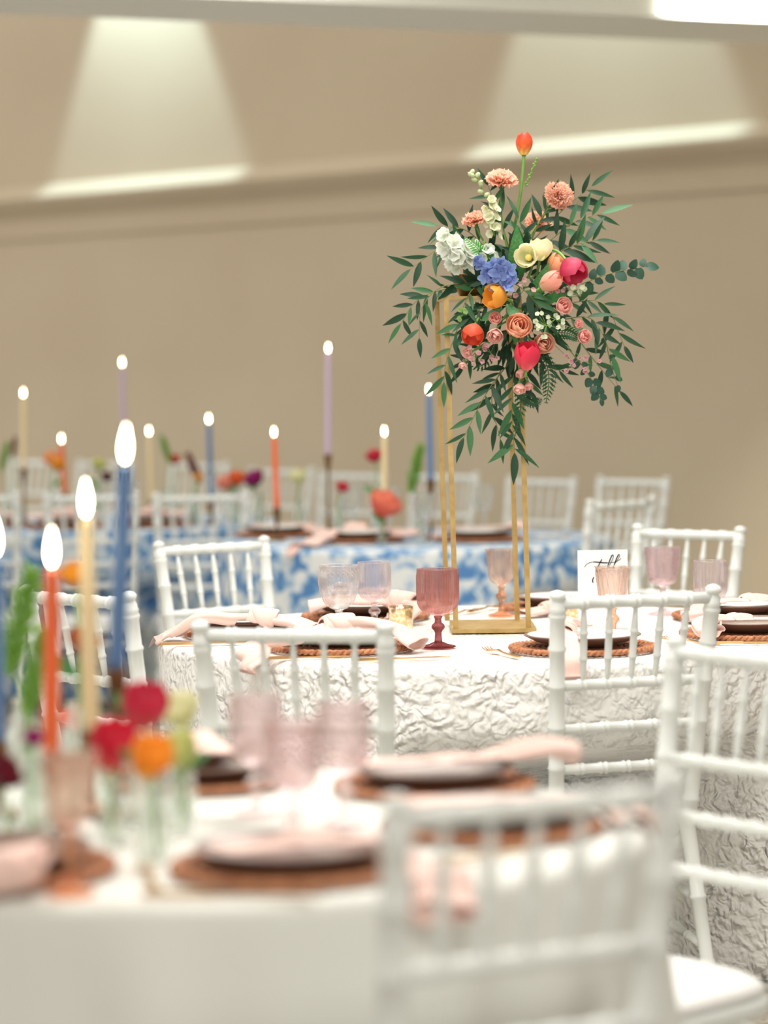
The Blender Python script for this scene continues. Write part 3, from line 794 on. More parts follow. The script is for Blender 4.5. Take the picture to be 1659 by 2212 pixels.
# ------------------------------------------------------------------ goblets
g_rose = glass_mat('rose_glass', (245, 226, 224), haze=.022, body=(236, 170, 160))
g_rose_t = glass_mat('rose_glass_thick', (204, 158, 160), .45)
g_clear = glass_mat('clear_blush_glass', (255, 254, 254), haze=.022, body=(255, 244, 242))
g_pale = glass_mat('pale_pink_glass', (255, 252, 253), haze=.022, body=(255, 236, 238))
g_peach = glass_mat('peach_glass', (254, 247, 243), haze=.022, body=(252, 206, 184))
g_peach_t = glass_mat('peach_glass_thick', (254, 226, 206), .45)
g_pink = glass_mat('pink_glass', (255, 248, 250), haze=.022, body=(252, 214, 220))
g_blush = glass_mat('blush_glass', (255, 250, 251), haze=.022, body=(250, 226, 224))
g_water = glass_mat('clear_glass', (253, 254, 254), haze=.022, body=(236, 244, 244))
def make_goblet(style, r, h, gm, gt=None):
    root = empty('goblet'); gt = gt or gm
    hb = h * (.60 if style != 'swirl' else .56); zb = h - hb
    if style in ('rib', 'rib_tall'):  shape = [(.10, 0), (.45, .035), (.70, .09), (.87, .17), (.97, .28), (1, .42), (1, .60), (1, .78), (1, .92), (1, 1)]
    elif style == 'diamond': shape = [(.16, 0), (.40, .04), (.62, .12), (.80, .24), (.91, .38), (.97, .52), (1, .66), (1.0, .80), (.985, .86), (.99, .93), (1, 1)]
    elif style == 'swirl': shape = [(.12, 0), (.35, .04), (.58, .10), (.72, .18), (.80, .30), (.85, .45), (.90, .62), (.95, .78), (.98, .90), (1, .96), (1.05, 1)]
    else: shape = [(.14, 0), (.35, .04), (.60, .10), (.75, .18), (.82, .30), (.87, .45), (.92, .62), (.97, .80), (1, .92), (1.02, 1)]
    pts = smooth_path([(a, 0, b) for a, b in shape], 34)
    t = .0022
    outer = [(p.x * r, zb + p.z * hb) for p in pts]
    inner = [(max(.002, p.x * r - t), zb + .004 + p.z * (hb - .004)) for p in reversed(pts)]
    def relief(a, f, z):
        u = (z - zb) / hb
        fade = max(0, min(1, (.93 - u) * 12)) * max(0, min(1, (u - .02) * 14))
        if style in ('rib', 'rib_tall'): return 1 + .026 * math.cos(30 * a) * fade
        if style == 'diamond': return 1 + .085 * fade * (abs(math.cos(12 * a + 30 * u)) * abs(math.cos(12 * a - 30 * u)))
        if style == 'swirl': return 1 + .034 * fade * math.cos(16 * a + 7.5 * u)
        return 1 + .05 * fade * (abs(math.cos(7 * a + 13 * u)) * abs(math.cos(7 * a - 13 * u))) + .01 * fade * math.cos(28 * a) * math.cos(60 * u)
    prof = [(.0005, zb)] + outer + inner + [(.0005, zb + .004)]
    no = len(outer) + 1
    b = MB(); seg = 120 if style in ('rib', 'rib_tall', 'diamond') else 96
    vs = []; fs = []
    for i, (rr, z) in enumerate(prof):
        for k in range(seg):
            a = 2 * math.pi * k / seg
            q = rr * (relief(a, 0, z) if i < no else 1)
            vs.append((q * math.cos(a), q * math.sin(a), z))
    for i in range(len(prof) - 1):
        for k in range(seg):
            fs.append((i * seg + k, i * seg + (k + 1) % seg, (i + 1) * seg + (k + 1) % seg, (i + 1) * seg + k))
    b.add(vs, fs).build('bowl', gm, root)
    s0 = .012
    MB().lathe([(.0005, s0), (.0095, s0), (.0085, s0 + .006), (.0075, zb * .45), (.009, zb * .52), (.0145, zb * .60), (.0155, zb * .66), (.0135, zb * .73), (.008, zb * .79), (.0075, zb * .9), (.0105, zb - .0005), (.0005, zb - .0005)], 24).build('stem', gt, root)
    rf = min(.040, r * .86)
    MB().lathe([(.0005, 0), (rf * .92, 0), (rf, .001), (rf, .003), (rf * .85, .0048), (rf * .55, .0075), (rf * .33, .0118), (.0005, .0118)], 40, mod=(lambda a, f, z: 1 + (.02 * math.cos(16 * a) if style in ('swirl', 'facet') else 0))).build('foot', gt, root)
    index_kids(root)
    return root
def set_goblet(o, xy, label, rz=0, group='stemmed glass goblets'):
    o.location = (xy[0], xy[1], TZ); o.rotation_euler = (0, 0, rz); tag(o, label, 'goblet', group); return o
set_goblet(make_goblet('rib', .0485, .182, g_rose, g_rose_t), (.121, 6.587), 'deep rose ribbed glass goblet on the embossed white cloth')
set_goblet(make_goblet('diamond', .0465, .180, g_clear), (-.11, 6.794), 'clear blush goblet with fine diamond-cut bowl on the embossed cloth')
rib_p = set_goblet(make_goblet('rib_tall', .0415, .166, g_pale), (-.027, 7.104), 'pale pink ribbed goblet just behind the diamond-cut goblet')
sw = set_goblet(make_goblet('swirl', .0405, .174, g_peach, g_peach_t), (.302, 7.433), 'peach swirled glass goblet behind the gold stand legs')
set_goblet(copy_tree(sw), (.532, 6.70), 'peach swirled glass goblet in front of the table card', .4)
set_goblet(make_goblet('facet', .0462, .175, g_pink), (.717, 7.393), 'pink goblet with engraved lattice bowl next to the table card')
set_goblet(copy_tree(rib_p), (.792, 6.975), 'pale pink ribbed goblet by the rolled napkin and brown plate', .2)
near_p = make_goblet('rib_tall', .037, .172, g_blush)
set_goblet(near_p, (-.189, 4.10), 'pink ribbed goblet on ivory cloth, beside the pale yellow flowers')
set_goblet(copy_tree(near_p), (-.061, 3.99), 'pink ribbed goblet on ivory cloth, beside the far charger', .3)
set_goblet(copy_tree(near_p), (-.127, 3.80), 'pink ribbed goblet on ivory cloth, right behind the front charger', .6)
o = set_goblet(copy_tree(sw), (-.387, 3.475), 'peach swirled goblet beside the orange candle on ivory cloth', .2); o.scale = (.82, .82, 1)
far_c = make_goblet('diamond', .042, .185, g_water)
for xy, lb in (((.15, 10.72), 'clear cut goblet on blue cloth under the blue candle'), ((.40, 11.55), 'clear flared goblet on blue cloth in front of a chair at the wall'), ((-.13, 11.6), 'clear goblet on blue cloth next to the lavender candle'), ((.02, 11.45), 'clear goblet on blue cloth behind the coral flower'),
               ((-.70, 12.62), 'clear goblet on the farther blue cloth by the magenta flower'), ((-1.25, 13.1), 'clear goblet on the farther blue cloth by the lime flower'), ((-.62, 12.85), 'clear goblet on the farther blue cloth by the white flower'), ((-1.12, 12.62), 'clear goblet on the farther blue cloth by the maroon spike')):
    set_goblet(far_c if xy == (.15, 10.72) else copy_tree(far_c), xy, lb)

# ------------------------------------------------------------------ votives, cutlery, table card
m_mercury = vary(mat('mercury_glass', (236, 200, 140), .18, .9), (250, 236, 206), 120, .4, .6)
def votive(xy, label):
    t = tag(empty('votive_holder', (*xy, TZ)), label, 'candle holder', 'gold votive holders')
    MB().lathe([(.0005, 0), (.028, 0), (.0295, .002), (.031, .05), (.031, .056), (.0285, .056), (.027, .006), (.0005, .006)], 40).build('cup', m_mercury, t)
    MB().lathe([(.0005, .007), (.0262, .007), (.0275, .030), (.024, .032), (.0005, .031)], 32).build('wax', mat('ivory_wax', (240, 228, 206), .5), t)
votive((.038, 7.094), 'gold mercury glass votive holder between pale pink and rose goblets')
votive((.462, 7.185), 'gold mercury glass votive holder beside the table card')
def make_fork():
    root = empty('fork'); pts = []
    b = MB()
    for s in (-1, 1): pass
    # handle, neck and shoulder as one bar of changing width; tines separate bars
    sec = [(-.10, .0052, 0.002), (-.085, .0062, .002), (-.03, .0040, .003), (.0, .0030, .005), (.020, .0034, .008), (.034, .0098, .007), (.050, .0112, .004)]
    vs = []; fs = []
    for x, w_, z in sec: vs += [(x, -w_, z), (x, w_, z), (x, w_, z + .0024), (x, -w_, z + .0024)]
    for i in range(len(sec) - 1):
        for j in range(4): fs.append((i * 4 + j, i * 4 + (j + 1) % 4, i * 4 + 4 + (j + 1) % 4, i * 4 + 4 + j))
    fs += [(3, 2, 1, 0), tuple((len(sec) - 1) * 4 + j for j in range(4))]
    MB().add(vs, fs).build('handle', m_cutlery, root, smooth=False)
    for k in range(4):
        y = -.0094 + k * .00627
        MB().tube([(.048, y, .0052), (.065, y, .0040), (.082, y * 1.02, .0062), (.094, y * 1.03, .010)], [.0016, .0015, .0013, .0008], 6).build('tine', m_cutlery, root)
    index_kids(root); return root
def make_knife():
    root = empty('knife')
    MB().box((-.065, 0, .004), (.09, .011, .006)).build('handle', m_cutlery, root, smooth=False)
    MB().add([(-.02, -.005, .002), (-.02, .006, .002), (.085, .008, .002), (.115, -.004, .002), (-.02, -.005, .005), (-.02, .006, .0055), (.085, .008, .0045), (.115, -.004, .004)],
             [(3, 2, 1, 0), (4, 5, 6, 7), (0, 1, 5, 4), (1, 2, 6, 5), (2, 3, 7, 6), (3, 0, 4, 7)]).build('blade', m_cutlery, root, smooth=False)
    index_kids(root); return root
fork0, knife0 = make_fork(), make_knife(); fu = [0, 0]
def cutlery(kind, xy, rz, label):
    i = 0 if kind == 'fork' else 1; p = (fork0, knife0)[i]
    o = p if not fu[i] else copy_tree(p); fu[i] = 1
    o.location = (*xy, TZ + .0005); o.rotation_euler = (0, 0, rz); tag(o, label, kind, 'gold cutlery on the tables')
cutlery('fork', (.258, 6.39), R(110), 'gold fork lying alone on the white cloth between rose goblet and charger')
cutlery('fork', (.70, 6.60), R(125), 'gold fork beside the brown plate and rolled napkin')
cutlery('fork', (.20, 7.50), R(60), 'gold fork behind the deep rose goblet')
cutlery('fork', (.265, 7.61), R(62), 'gold fork behind the foot of the peach goblet')
cutlery('knife', (-.42, 6.73), R(4), 'gold knife along the cloth edge in front of the long-tailed napkin')
cutlery('knife', (-.19, 6.36), R(10), 'gold knife under the hanging napkin tail')
cutlery('knife', (.03, 6.30), R(14), 'gold knife at the cloth edge below the deep rose goblet')
cutlery('knife', (.84, 6.565), R(-2), 'gold knife along the front of the rattan charger by the ribbed goblet')
cutlery('fork', (-.30, 3.57), R(100), 'gold fork on the ivory cloth beside the front charger')
cutlery('knife', (.10, 3.68), R(40), 'gold knife on the ivory cloth behind the chair back')
cutlery('knife', (-.19, 3.435), R(-6), 'gold knife on the ivory cloth along its front edge')
cutlery('fork', (.62, 10.92), R(20), 'gold fork on the blue cloth at its outer end')

card = tag(empty('table_card', (.529, 6.945, TZ), R(4)), 'white table number card with black script leaning upright on the embossed cloth', 'sign')
MB().box((0, .005, .099), (.122, .0025, .196)).build('card', mat('card_stock', (243, 245, 246), .7), card, smooth=False)
MB().box((0, .012, .003), (.124, .03, .006)).build('stand_foot', glass_mat('acrylic', (245, 248, 248)), card, smooth=False)
m_ink = mat('black_ink', (34, 34, 40), .6)
STROKES = [
    [(1040, 305), (1055, 285), (1080, 270), (1110, 263), (1150, 265), (1195, 271), (1245, 272), (1290, 268), (1325, 256), (1350, 236)],
    [(1188, 240), (1170, 275), (1150, 312), (1140, 338), (1150, 347), (1168, 332)],
    [(1216, 316), (1195, 314), (1180, 330), (1176, 346), (1188, 348), (1208, 330), (1216, 316), (1206, 342), (1216, 350), (1232, 332)],
    [(1232, 332), (1265, 270), (1284, 228), (1284, 206), (1272, 212), (1254, 252), (1236, 308), (1230, 342), (1245, 350), (1262, 335), (1260, 316), (1246, 320)],
    [(1262, 330), (1296, 284), (1334, 226), (1340, 206), (1328, 207), (1310, 242), (1290, 300), (1286, 344), (1300, 350), (1322, 333)],
    [(1322, 333), (1346, 324), (1362, 314), (1354, 307), (1340, 318), (1333, 336), (1346, 350), (1367, 338)],
    [(1118, 392), (1110, 412), (1108, 428), (1112, 440)]]
for st in STROKES:
    P = [((x - 1195) * .000289, .0030, .196 - (y - 165) * .000283) for x, y in st]
    pts = smooth_path(P, len(P) * 5)
    rad = [.00055 + (.00075 if i and pts[i].z < pts[i - 1].z else 0) for i in range(len(pts))]
    MB().tube(pts, rad, 5).build('lettering', m_ink, card)

# ------------------------------------------------------------------ candles
WAX = {'cream': (236, 216, 168), 'orange': (238, 104, 44), 'purple': (196, 174, 200), 'blue': (86, 124, 172)}
m_flame = emit('flame', (255, 236, 200), 26)
m_wick = mat('wick', (40, 30, 26), .9)
def flame_mesh():
    prof = [(.0004, 0), (.0035, .004), (.0058, .012), (.0064, .020), (.0056, .030), (.0036, .040), (.0016, .048), (.0003, .053)]
    return MB().lathe(prof, 16).mesh('flame', m_flame)
FLAME = flame_mesh()
def taper(bot, top, colr, label, group, fs=1.0, holder=True, hlabel='', r=.0112):
    bot, top = Vector(bot), Vector(top); ax = top - bot; L = ax.length
    root = tag(empty('taper_candle', bot), label, 'candle', group)
    root.rotation_mode = 'QUATERNION'; root.rotation_quaternion = axis_quat(ax)
    wm = mat('wax_' + colr, WAX[colr], .45, **{'Subsurface Weight': .15, 'Subsurface Radius': (.01, .005, .003)})
    MB().lathe([(.0005, 0), (r, 0), (r, .02), (r * .94, L * .6), (r * .86, L - .012), (r * .72, L - .003), (r * .35, L), (.0005, L - .002)], 20).build('wax', wm, root)
    MB().tube([(0, 0, L - .002), (.0005, 0, L + .008), (.002, 0, L + .014)], .0009, 6).build('wick', m_wick, root)
    put('flame', FLAME, root, (0, 0, L + .004), None, fs)
    if holder:
        hx, hy, hz = bot; H_ = hz - TZ
        h = tag(empty('candlestick', (hx, hy, TZ)), hlabel, 'candle holder', 'bronze candlesticks')
        MB().lathe([(.0005, 0), (.034, 0), (.036, .003), (.033, .008), (.016, .013), (.008, .018), (.0005, .018)], 32).build('base', m_bronze, h)
        MB().lathe([(.0005, .018), (.0075, .018), (.0055, H_ * .3), (.0052, H_ * .5), (.0065, H_ - .062), (.0005, H_ - .062)], 20).build('stem', m_bronze, h)
        MB().lathe([(.0005, H_ - .062), (.0065, H_ - .062), (.0105, H_ - .04), (.0155, H_ - .004), (.0165, H_ + .004), (.0125, H_ + .005), (.0118, H_ - .001), (.0005, H_ - .001)], 24).build('cup', m_bronze, h)
fl_lab = {'cream': 'cream', 'orange': 'orange', 'purple': 'lavender', 'blue': 'blue'}
fd = ['tall cream taper by maroon flower on the farther blue table', 'short orange taper beside peach and gold flowers', 'tall lavender taper on the farther blue table behind the blue candle', 'cream taper beside the lime spike on the farther blue table',
      'blue taper next to the maroon spike on the farther blue table', 'orange taper between magenta and white flowers', 'tallest lavender taper, next to the orange taper on blue cloth', 'cream taper above the coral flower', 'blue taper beside the green spike and gold stand']
for (b_, t_, c_), d_ in zip(FAR_CANDLES, fd):
    taper(b_, t_, c_, 'lit ' + d_, 'lit tapers on the blue tables', .62, True, 'bronze candlestick of the ' + d_)
nd = ['lit orange taper on the ivory table beside the red tulip', 'lit cream taper on the ivory table between orange and blue tapers', 'lit blue taper on the ivory table, tallest of its group', 'lit blue taper on the ivory table behind the green spike']
for (b_, t_, c_), d_ in zip(NEAR_CANDLES, nd):
    taper(b_, t_, c_, d_, 'lit tapers on the ivory table', 1.0, True, 'bronze candlestick of the ' + d_[4:], .0122)

# ------------------------------------------------------------------ flower building blocks
m_stem = mat('flower_stem', (112, 160, 74), .5)
m_leaf = [vary(mat('leaf_willow', (28, 72, 42), .58), (40, 88, 52), 60), vary(mat('leaf_willow_deep', (20, 56, 34), .58), (30, 72, 42), 60),
          vary(mat('leaf_willow_light', (44, 94, 54), .58), (60, 112, 64), 60)]
m_dollar = vary(mat('leaf_dollar', (26, 66, 52), .45), (48, 90, 70), 50)
m_fern = mat('fern_green', (24, 82, 40), .5); m_fernl = mat('fern_light', (96, 178, 84), .5)
m_tleaf = vary(mat('leaf_tulip', (60, 124, 62), .4), (88, 150, 92), 30)
def leaf_mesh(L, W, curl, m, fold=.25, blunt=1.0):
    vs = []; fs = []; n = 8
    for i in range(n + 1):
        v = i / n
        w_ = W * (math.sin(math.pi * min(1, v ** .8)) ** blunt) * .5 + (.0004 if 0 < i < n else 0)
        z = -curl * L * v * v
        for s in (-1, 0, 1): vs.append((v * L, s * w_, z + abs(s) * w_ * fold))
    for i in range(n):
        for j in (0, 1): fs.append((i * 3 + j, (i + 1) * 3 + j, (i + 1) * 3 + j + 1, i * 3 + j + 1))
    return MB().add(vs, fs).mesh('leaf', m)
def leaf_at(me, parent, p, d, up, s, name='leaf'):
    """leaf mesh runs along local x; d = direction, up = rough face normal"""
    d = Vector(d).normalized(); y = Vector(up).cross(d)
    if y.length < .05: y = Vector((0, 1, 0)).cross(d)
    y.normalize(); z = d.cross(y)
    q = Matrix((d, y, z)).transposed().to_quaternion()
    return put(name, me, parent, p, q, s)
def petal_mesh(L, Rr, spread, opn, m, nu=6, nv=8, name='petal'):
    vs = []; fs = []
    for i in range(nv + 1):
        v = i / nv
        r = Rr * math.sin(math.pi * (.10 + .72 * v)) ** .8 + opn * Rr * (v ** 2.2) * 1.1
        z = L * v - opn * L * .28 * v * v
        dl = spread * max(.03, (1 - v ** 3.2)) ** .55 * (.45 + .55 * min(1, v * 2.4))
        for j in range(nu + 1):
            u = j / nu * 2 - 1; a = u * dl
            rr = r * (1 - .05 * (1 - abs(u)) * v)
            vs.append((rr * math.cos(a), rr * math.sin(a), z - .03 * L * abs(u) ** 2 * v))
    for i in range(nv):
        for j in range(nu): fs.append((i * (nu + 1) + j, i * (nu + 1) + j + 1, (i + 1) * (nu + 1) + j + 1, (i + 1) * (nu + 1) + j))
    return MB().add(vs, fs).mesh(name, m)
TULIP_COL = {'tulip_flame': ((240, 214, 120), (236, 88, 62), (240, 120, 60)), 'tulip_yellow': ((238, 190, 70), (247, 176, 66), (250, 186, 80)), 'tulip_hotpink': ((236, 112, 110), (240, 62, 92), (238, 70, 100)),
             'tulip_magenta': ((176, 40, 76), (226, 84, 118), (208, 56, 94)), 'tulip_blush': ((236, 206, 170), (246, 178, 160), (246, 190, 168)), 'tulip_coral': ((240, 150, 110), (240, 100, 66), (238, 112, 78)),
             'tulip_cream': ((220, 224, 170), (250, 244, 212), (248, 242, 206)), 'tulip_peach': ((248, 214, 170), (250, 190, 146), (250, 196, 156)),
             'crimson': ((200, 90, 80), (206, 40, 74), (214, 50, 80)), 'red': ((214, 90, 70), (214, 30, 60), (210, 30, 62)), 'gold': ((240, 190, 70), (250, 160, 40), (250, 170, 50))}
def tulip_petals(parent, c, ax, L, Rr, key, opn):
    b_, t_, mid = TULIP_COL[key]
    m = petal_mat('petal_' + key, b_, t_, L, mid)
    q = axis_quat(ax, 1.0); base = Vector(c) - Vector(ax).normalized() * L * .5
    out = petal_mesh(L, Rr, R(66), opn, m); inn = petal_mesh(L * .97, Rr * .88, R(66), opn * .8, m)
    for k in range(3):
        put('petal', inn, parent, base, q @ Quaternion((0, 0, 1), R(60 + 120 * k)))
    for k in range(3):
        put('petal', out, parent, base, q @ Quaternion((0, 0, 1), R(120 * k)))
    return base
def stem_path(a, b, ax):
    a, b = Vector(a), Vector(b); d = Vector(ax).normalized()
    L = (b - a).length
    return [((1 - t) ** 2) * a + 2 * t * (1 - t) * (b - d * L * .45) + t * t * b for t in (k / 8 for k in range(9))]
ROSE_COL = {'rose_peach': ((240, 160, 104), (250, 206, 178)), 'rose_tan': ((214, 150, 112), (248, 212, 190)), 'rose_pink': ((240, 176, 162), (252, 206, 198)), 'rose_blush': ((244, 190, 176), (253, 218, 208)),
            'peach': ((240, 150, 80), (250, 182, 120)), 'gold': ((226, 150, 30), (246, 176, 50)), 'limepale': ((190, 200, 110), (226, 228, 150)), 'plum': ((70, 20, 40), (96, 30, 54)), 'blush': ((240, 140, 110), (250, 176, 152)),
            'orange': ((230, 80, 30), (244, 124, 60)), 'magenta': ((130, 10, 84), (168, 24, 118)), 'ivory': ((220, 220, 150), (244, 242, 206)), 'crimson': ((190, 20, 50), (220, 50, 74)), 'red': ((190, 40, 40), (220, 60, 60)),
            'coral': ((238, 100, 70), (248, 150, 122)), 'rust': ((160, 80, 30), (206, 110, 50)), 'maroon': ((84, 8, 26), (120, 14, 40))}
def rose_petals(parent, c, ax, Rr, key, layers):
    b_, t_ = ROSE_COL[key]
    L = Rr * 1.7
    m = petal_mat('petal_' + key + '_%d' % round(Rr * 1000), b_, t_, L * .9)
    q = axis_quat(ax, random.uniform(0, 6)); base = Vector(c) - Vector(ax).normalized() * L * .45
    core = petal_mesh(L * .98, Rr * .26, R(100), 0, m, 5, 6)
    for k in range(2): put('petal', core, parent, base, q @ Quaternion((0, 0, 1), R(180 * k)))
    for l in range(1, layers):
        f = l / (layers - 1)
        me = petal_mesh(L * (1.0 - .14 * f), Rr * (.32 + .48 * f), R(78 - 14 * f), .10 + .42 * f * f, m, 6, 7)
        n = 3 + (l > 1) + (l > 3)
        for k in range(n):
            put('petal', me, parent, base, q @ Quaternion((0, 0, 1), R(360 * k / n + 47 * l)) @ Quaternion((0, 1, 0), random.uniform(-.06, .06)))
    return base
m_calyx = mat('calyx', (84, 136, 66), .5)
def calyx(parent, base, ax, r):
    b = MB(); b.blob(Vector(base) - Vector(ax).normalized() * r * .25, (r * .34, r * .34, r * .32), 8, 5, ax); return b.build('calyx', m_calyx, parent)
def carnation_mesh(Rr, m, seed):
    rnd = random.Random(seed); b = MB()
    for l in range(5):
        n = 7 + l * 2
        tilt = R(8 + l * 19)
        for k in range(n):
            a = 2 * math.pi * k / n + rnd.uniform(-.2, .2) + l * .5; tl = tilt + rnd.uniform(-.12, .12)
            L = Rr * (.80 + .22 * (l / 4)) * rnd.uniform(.9, 1.06); W = Rr * .50
            ph = rnd.uniform(0, 6); vs = []; fs = []
            for i in range(5):
                v = i / 4
                for j in range(7):
                    u = j / 6 * 2 - 1
                    x = W * u * (.2 + .8 * v ** .8) * .62
                    ruff = .10 * Rr * v * v * math.sin(6.5 * u + ph) + .05 * Rr * v * v * math.sin(14 * u + ph)
                    d = L * v - .07 * Rr * (v > .9) * (j % 2)
                    p = Vector((d * math.sin(tl) + ruff * math.cos(tl), x, d * math.cos(tl) - ruff * math.sin(tl)))
                    vs.append(Matrix.Rotation(a, 3, 'Z') @ p)
            for i in range(4):
                for j in range(6): fs.append((i * 7 + j, i * 7 + j + 1, i * 7 + 8 + j, i * 7 + 7 + j))
            b.add(vs, fs)
    return b.mesh('bloom', m)

# ------------------------------------------------------------------ gold stand
st = tag(empty('flower_stand', (.253, 7.07, TZ)), 'tall gold metal flower stand with four square legs on the embossed cloth', 'stand')
MB().box((0.01, 0, .005), (.205, .27, .010)).build('base_plate', m_gold, st, smooth=False)
for (x0, y0, x1) in ((-.082, -.115, -.096), (-.098, .12, -.114), (.095, -.1, .081), (.078, .12, .064)):
    b = MB(); s = .0062; H_ = .815
    vs = [(x + i * s, y0 + j * s, z) for x, z in ((x0, .010), (x1, H_)) for j in (-1, 1) for i in (-1, 1)]
    b.add(vs, [(0, 1, 3, 2), (4, 6, 7, 5), (0, 4, 5, 1), (2, 3, 7, 6), (0, 2, 6, 4), (1, 5, 7, 3)]).build('leg', m_gold, st, smooth=False)
MB().box((-.016, .01, .812), (.20, .26, .008)).build('top_plate', m_gold, st, smooth=False)

# ------------------------------------------------------------------ the tall arrangement
arr = tag(empty('flower_arrangement', BOUQUET_AT), 'large mixed bouquet of tulips, roses, carnations and trailing eucalyptus on the gold stand', 'bouquet')
MB().lathe([(.0005, .0206), (.046, .0206), (.062, .05), (.066, .075), (.058, .078), (.0005, .07)], 32, o=(.0, 0, 0)).build('bowl', m_bronze, arr)
MB().blob((.03, -.03, .09), (.07, .07, .06), 14, 9).build('floral_foam', mat('foam_green', (34, 66, 40), .9), arr)
LV = [leaf_mesh(1, .19, .10, m_leaf[0]), leaf_mesh(1, .22, .22, m_leaf[1]), leaf_mesh(1, .17, .3, m_leaf[0]), leaf_mesh(1, .22, .05, m_leaf[2]), leaf_mesh(1, .25, .15, m_leaf[1])]
rl = random.Random(21)
m_twig = mat('twig', (116, 120, 62), .6)
# the stand's legs and top in the bouquet's own coordinates: leaves bend forward past them
STAND_BOXES = [(-.113, .105, -.108, .168, .008, .026)] + [(x - .013, x + .013, y - .011, y + .011, -.85, .026) for x, y in ((-.079, -.095), (-.095, .14), (.098, -.08), (.081, .14))]
def hits_stand(p):
    return any(a < p.x < b_ and c < p.y < d_ and e < p.z < f_ for a, b_, c, d_, e, f_ in STAND_BOXES)
def clear_dir(p, d, L, w):
    p, d = Vector(p), Vector(d).normalized()
    for k in range(12):
        sd = d.cross(Vector((0, -1, .2))).normalized() * w
        if not any(hits_stand(p + d * L * t + o_ * sd + Vector((0, 0, -.1 * L * t * t * q_))) for t in (.02, .2, .4, .6, .8, 1) for o_ in (-1, 0, 1) for q_ in (0, 1, 2.5)): return p, d
        d = (d + Vector((0, -.22, 0))).normalized()
        if k > 3: p = p + Vector((0, -.003, 0))
    return p, d
def sprig(pts, n, L, meshes, name, spread=(28, 62), parent=arr):
    path = smooth_path(pts, 26)
    s = MB().tube(path, [.0016 - .0010 * i / 25 for i in range(26)], 5).build(name, m_twig, parent)
    side = 1
    for k in range(n):
        f = .18 + .82 * k / (n - 1)
        i = min(24, int(f * 25)); p = path[i]; t = (path[i + 1] - path[max(0, i - 1)]).normalized()
        view = Vector((rl.uniform(-.5, .5), -1, rl.uniform(-.3, .6))).normalized()
        lat = t.cross(view).normalized() * side; side = -side
        a = R(rl.uniform(*spread)) if k < n - 1 else .1
        d = t * math.cos(a) + lat * math.sin(a) + Vector((0, -.15, -.18)) * rl.uniform(0, 1)
        me_, up_, L_ = rl.choice(meshes), view + Vector((rl.uniform(-.5, .5), 0, rl.uniform(-.5, .5))), L * rl.uniform(.75, 1.2)
        p, d = clear_dir(p, d, L_, L_ * .13)
        leaf_at(me_, s, p, d, up_, L_)
    return s
for pts, n, L in WILLOW: sprig(pts, n, L * 1.28, LV, 'willow_eucalyptus_sprig')
DV = [leaf_mesh(1, .85, .12, m_dollar, .12, .6), leaf_mesh(1, .75, .2, m_dollar, .15, .6)]
for pts, n, L in DOLLAR: sprig(pts, n, L * 1.45, DV, 'round_eucalyptus_sprig', (45, 75))
for pts, w_, kind in FERNS:
    path = smooth_path(pts, 30); b = MB(); b.tube(path, .0011, 5)
    for i in range(2, 30, 2):
        p = path[i]; t = (path[min(29, i + 1)] - path[i - 1]).normalized()
        lat0 = t.cross(Vector((0, -1, .1))).normalized()
        l = w_ * (math.sin(math.pi * min(1, (i / 29) ** .6 * .97)) * .9 + .1)
        for s in (-1, 1):
            d = (lat0 * s * .85 + t * .6 + Vector((0, -.15, 0))).normalized(); nrm = d.cross(lat0 + t * .01)
            sd = t * (l * .17)
            vs = [p, p + d * l * .35 + sd, p + d * l, p + d * l * .35 - sd]
            b.add(vs, [(0, 1, 2, 3)])
            if not kind:
                for q_ in (.35, .6):
                    c_ = p + d * l * q_
                    b.add([c_, c_ + t * l * .28 + d * l * .1, c_ + d * l * .16], [(0, 1, 2)]); b.add([c_, c_ - t * l * .24 + d * l * .12, c_ + d * l * .16], [(0, 1, 2)])
    b.build('fern_frond', m_fernl if kind else m_fern, arr, smooth=False)
# short dark foliage packed round the middle of the bouquet, past counting
b = MB(); rf = random.Random(31)
for k in range(260):
    u = Vector((rf.gauss(0, 1), rf.gauss(-.5, .8), rf.gauss(0, 1))).normalized()
    rr = rf.uniform(.45, 1.0) ** .7
    p = Vector((.085 + u.x * .115 * rr, -.06 + u.y * .075 * rr, -.005 + u.z * .155 * rr))
    d = (u + Vector((rf.uniform(-.6, .6), -.2, rf.uniform(-.7, .4)))).normalized()
    y = d.cross(Vector((rf.uniform(-.4, .4), -1, rf.uniform(-.2, .6)))).normalized(); L = rf.uniform(.03, .06); w_ = L * rf.uniform(.10, .17)
    p, d = clear_dir(p, d, L * 1.15, w_ * 1.3)
    c1, c2 = p + d * L * .35, p + d * L * .7 + Vector((0, 0, -.004))
    b.add([p, c1 + y * w_, c2 + y * w_ * .7, p + d * L + Vector((0, 0, -.008)), c2 - y * w_ * .7, c1 - y * w_], [(0, 1, 5), (1, 2, 4, 5), (2, 3, 4)])
o = b.build('core_foliage', m_leaf[1], arr); o['kind'] = 'stuff'
